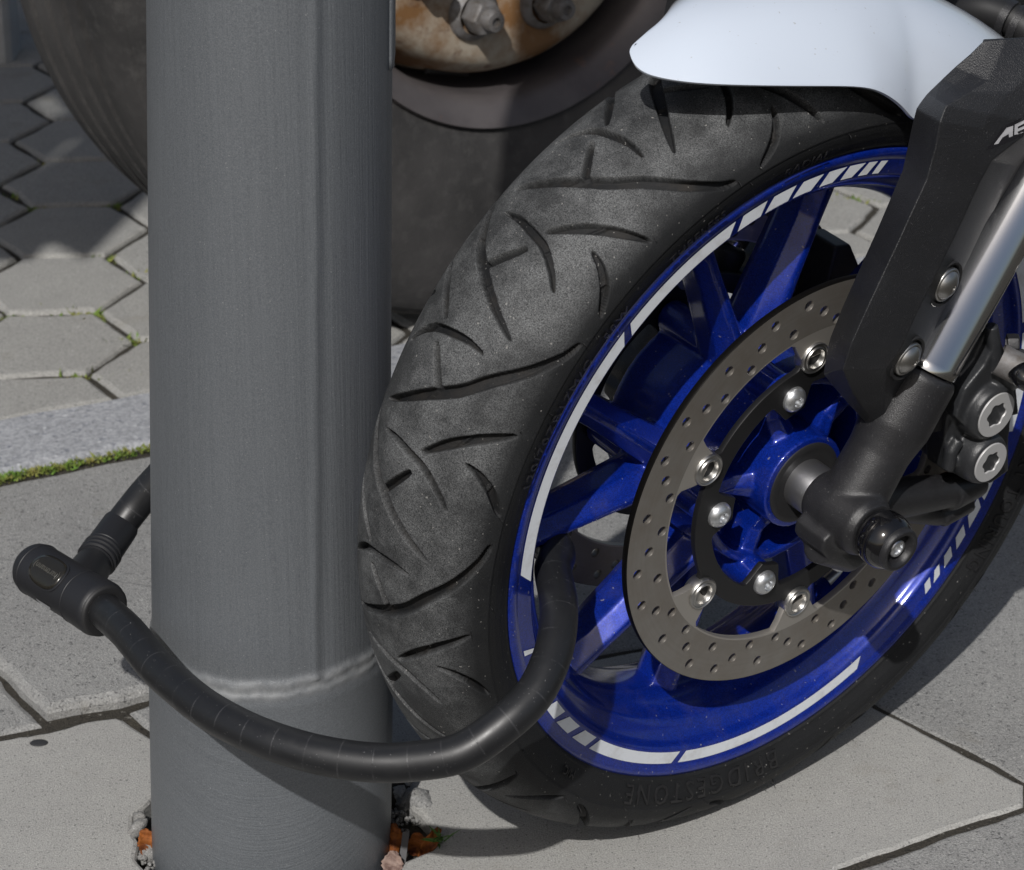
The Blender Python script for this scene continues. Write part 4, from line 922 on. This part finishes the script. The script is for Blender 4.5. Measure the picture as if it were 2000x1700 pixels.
# ---- pit round the foot of the post: stones, leaves, a weed
def rock(name, p, s, m, label, cat, seed, group=None):
    bm = bmesh.new(); bmesh.ops.create_icosphere(bm, subdivisions=3, radius=1.0)
    for v_ in bm.verts:
        k = 1+.28*mnoise.noise(v_.co*1.3+Vector((seed, 0, 0)))+.10*mnoise.noise(v_.co*4+Vector((0, seed, 0))); v_.co = Vector((v_.co.x*s[0]*k, v_.co.y*s[1]*k, v_.co.z*s[2]*k))
    me = bpy.data.meshes.new(name); bm.to_mesh(me); bm.free(); me.polygons.foreach_set('use_smooth', np.full(len(me.polygons), True))
    o = obj(name, me, m); o.location = p; o.rotation_euler = (seed, .3, seed*2); return tag(o, label, cat, group)
rock('pebble', ground(267, 1619, .000), (.0058, .0048, .0090), m_pebble, 'oval grey pebble stuck in the pit at the left foot of the lamp post', 'pebble', 1.0)
rock('pebble', ground(272, 1596, .000), (.0045, .004, .0055), m_pebble, 'small dark speckled pebble just above the oval pebble left of the post', 'pebble', 2.2)
rock('pebble', ground(291, 1668, -.006), (.007, .006, .008), m_pebble, 'pale rough pebble below the orange leaf at the left foot of the post', 'pebble', 3.1)
rock('broken_stone', ground(824, 1600, -.012)+np.array([-.002, .012, 0]), (.020, .018, .012), m_slab2, 'broken corner lump of slab right of the post', 'stone', 4.2)
rock('broken_stone', ground(790, 1560, -.012), (.014, .016, .010), m_sand, 'dark crumbling stone in the pit between post and tyre', 'stone', 5.5)
def leaf(name, pts, width, m, curl, label, cat='leaf'):
    """pts: 3-d points along the midrib"""
    S, Ln = spline(np.array(pts), 16); T_ = np.gradient(S, axis=0); T_ /= np.linalg.norm(T_, axis=1)[:, None]; view = CAM-S.mean(0); view /= np.linalg.norm(view); rows = []
    for i in range(16):
        s = i/15; w_ = width*(math.sin(math.pi*min(1, s*.92+.06)))**.7*.5*(1+.10*math.sin(s*37)+.07*math.sin(s*83)); side = np.cross(T_[i], view); side /= np.linalg.norm(side); up_ = np.cross(side, T_[i])
        rows.append([S[i]+side*w_*j+up_*(curl*w_*j*j)+view*(.0012*math.sin(s*19+j*3)+.0010*math.sin(s*41+j*7)+.0008*(1-min(1, abs(j)*4))) for j in np.linspace(-1, 1, 7)])
    V = np.array(rows); F = [(i*7+j, i*7+j+1, (i+1)*7+j+1, (i+1)*7+j) for i in range(15) for j in range(6)]
    c = V.reshape(-1, 3).mean(0); me = evaluated(mk(name, V.reshape(-1, 3)-c, F), [('SOLIDIFY', dict(thickness=.0004, offset=0))]); o = obj(name, me, m); o.location = c; return tag(o, label, cat)
def gp(u, v, z): return ground(u, v, z)
leaf('dry_leaf', [gp(279, 1620, .012), gp(288, 1645, .004), gp(284, 1672, -.006)], .013, m_leaf, .5, 'folded orange dry leaf wedged at the left foot of the lamp post')
leaf('dry_leaf', [gp(768, 1608, .010), gp(771, 1640, .002), gp(768, 1672, -.006)], .012, m_leaf, -.5, 'dark orange dry leaf pressed against the right side of the lamp post')
leaf('dry_leaf', [gp(769, 1662, .006), gp(766, 1690, -.002), gp(762, 1720, -.010)], .014, m_leafg, .4, 'withered pale brown leaf below the orange one on the right of the post')
leaf('dry_leaf', [gp(813, 1626, .004), gp(815, 1648, -.004), gp(812, 1672, -.014)], .015, m_leaf, .6, 'wide rounded orange leaf in the middle of the pit right of the post')
leaf('dry_leaf', [gp(858, 1618, .008), gp(842, 1645, .002), gp(820, 1676, -.012)], .009, m_leaf, .9, 'narrow rolled orange leaf leaning out of the pit beside the weed')
gz = []
stem = [gp(856, 1658, .0), gp(862, 1640, .006), gp(866, 1628, .012)]
for k in range(16):
    a = rng.uniform(0, 6.28); l = rng.uniform(.006, .014); b = np.array(stem[1])+rng.normal(0, .0015, 3); t_ = b+np.array([math.cos(a)*l, math.sin(a)*l, rng.uniform(.001, .008)]); sd_ = np.array([-math.sin(a), math.cos(a), 0])*.0007
    gz.append(([b-sd_, b+sd_, (b+t_)/2+sd_*1.2+(0, 0, .001), t_, (b+t_)/2-sd_*1.2+(0, 0, .001)], [(0, 1, 2, 3, 4)]))
V, F = join(*gz); c0 = V.mean(0); wd = obj('small_weed', mk('w', V-c0, F, False), m_grass); wd.location = c0; tag(wd, 'tiny green weed growing at the edge of the pit right of the post', 'weed')
gs = obj('gum_spot', mk('gm', *lathe([(0, .0068), (.0004, .0062), (.0006, .0035), (.0006, .0001)], 20, (0, 0, 0), (0, 0, 1))), m_chassis); gs.location = ground(76, 1452)+np.array([0, 0, .0003]); gs.scale = (1, .72, 1); tag(gs, 'small dark flattened gum spot on the slab left of the post', 'gum spot')
# grey plastic strip standing in the pit
st_ = [gp(787, 1625, .010), gp(800, 1625, .010), gp(790, 1705, -.012), gp(776, 1705, -.012)]
V = np.array(st_); c0 = V.mean(0); me = evaluated(mk('ps', V-c0, [(0, 1, 2, 3)], False), [('SOLIDIFY', dict(thickness=.003))]); o = obj('plastic_strip', me, m_chassis); o.location = c0; tag(o, 'dark grey plastic strip stuck in the pit between two orange leaves', 'strip')

# ================================================================== small steel post at the far left, added shade board outside the frame
b0 = ground(26, 124); ppx = [(-.090, -.004), (-.008, -.010), (0, .0), (0, .06), (-.09, .06)]
po = obj('steel_post', bevel(mk('sp', *(lambda VF: (VF[0][:, [1, 2, 0]], VF[1]))(prism(ppx, 0.0, 1.1))), .002), m_greypaint, auto=30); po.location = b0
tag(po, 'light grey steel post cut by the top left corner, beyond the truck tyre', 'post')
nb = empty('shade_board', (-1.25, 1.17, 0)); tag(nb, 'added unseen board on two legs to the left, outlined to cast the shade on the yard', 'shade board')  # invented blocker out of view, added only to shade the hexagonal paving
def bd(name, x0, x1, y0, y1, z0, z1, m): 
    V = np.array([(x, y, z) for x in (x0, x1) for y in (y0, y1) for z in (z0, z1)]); return obj(name, bevel(mk(name, V, [(0, 1, 3, 2), (4, 6, 7, 5), (0, 4, 5, 1), (2, 3, 7, 6), (0, 2, 6, 4), (1, 5, 7, 3)]), .004), m, nb)

def shade(u, v):
    p = ground(u, v); k = (1.17-p[1])/sv[1]; return (p[0]+sv[0]*k+1.25, p[2]+sv[2]*k)
zb = shade(150, 506)[1]
ol = [(-.45, 2.6), (-.45, zb), (shade(68, 506)[0], zb), shade(104, 470), (shade(176, 506)[0], zb), (.49, zb), (.49, 2.6)]
cut = [[shade(*q) for q in pl][::-1] for pl in ([(146, 272), (164, 270), (72, 346), (60, 349)], [(68, 204), (96, 184), (132, 226), (108, 236)])]  # notch and slits shaped so sunlit patches fall inside the shade
bmn = curve_fill([ol]+cut, -.012, .012); bmn.transform(Matrix(((0, 1, 0, 0), (1, 0, 0, 0), (0, 0, 1, 0), (0, 0, 0, 1)))); bo = obj('board', bmn, m_greypaint, nb)
bd('leg', -.40, -.35, -.03, -.0125, 0, 2.4, m_chassis); bd('leg', .10, .15, -.03, -.0125, 0, 2.4, m_chassis)
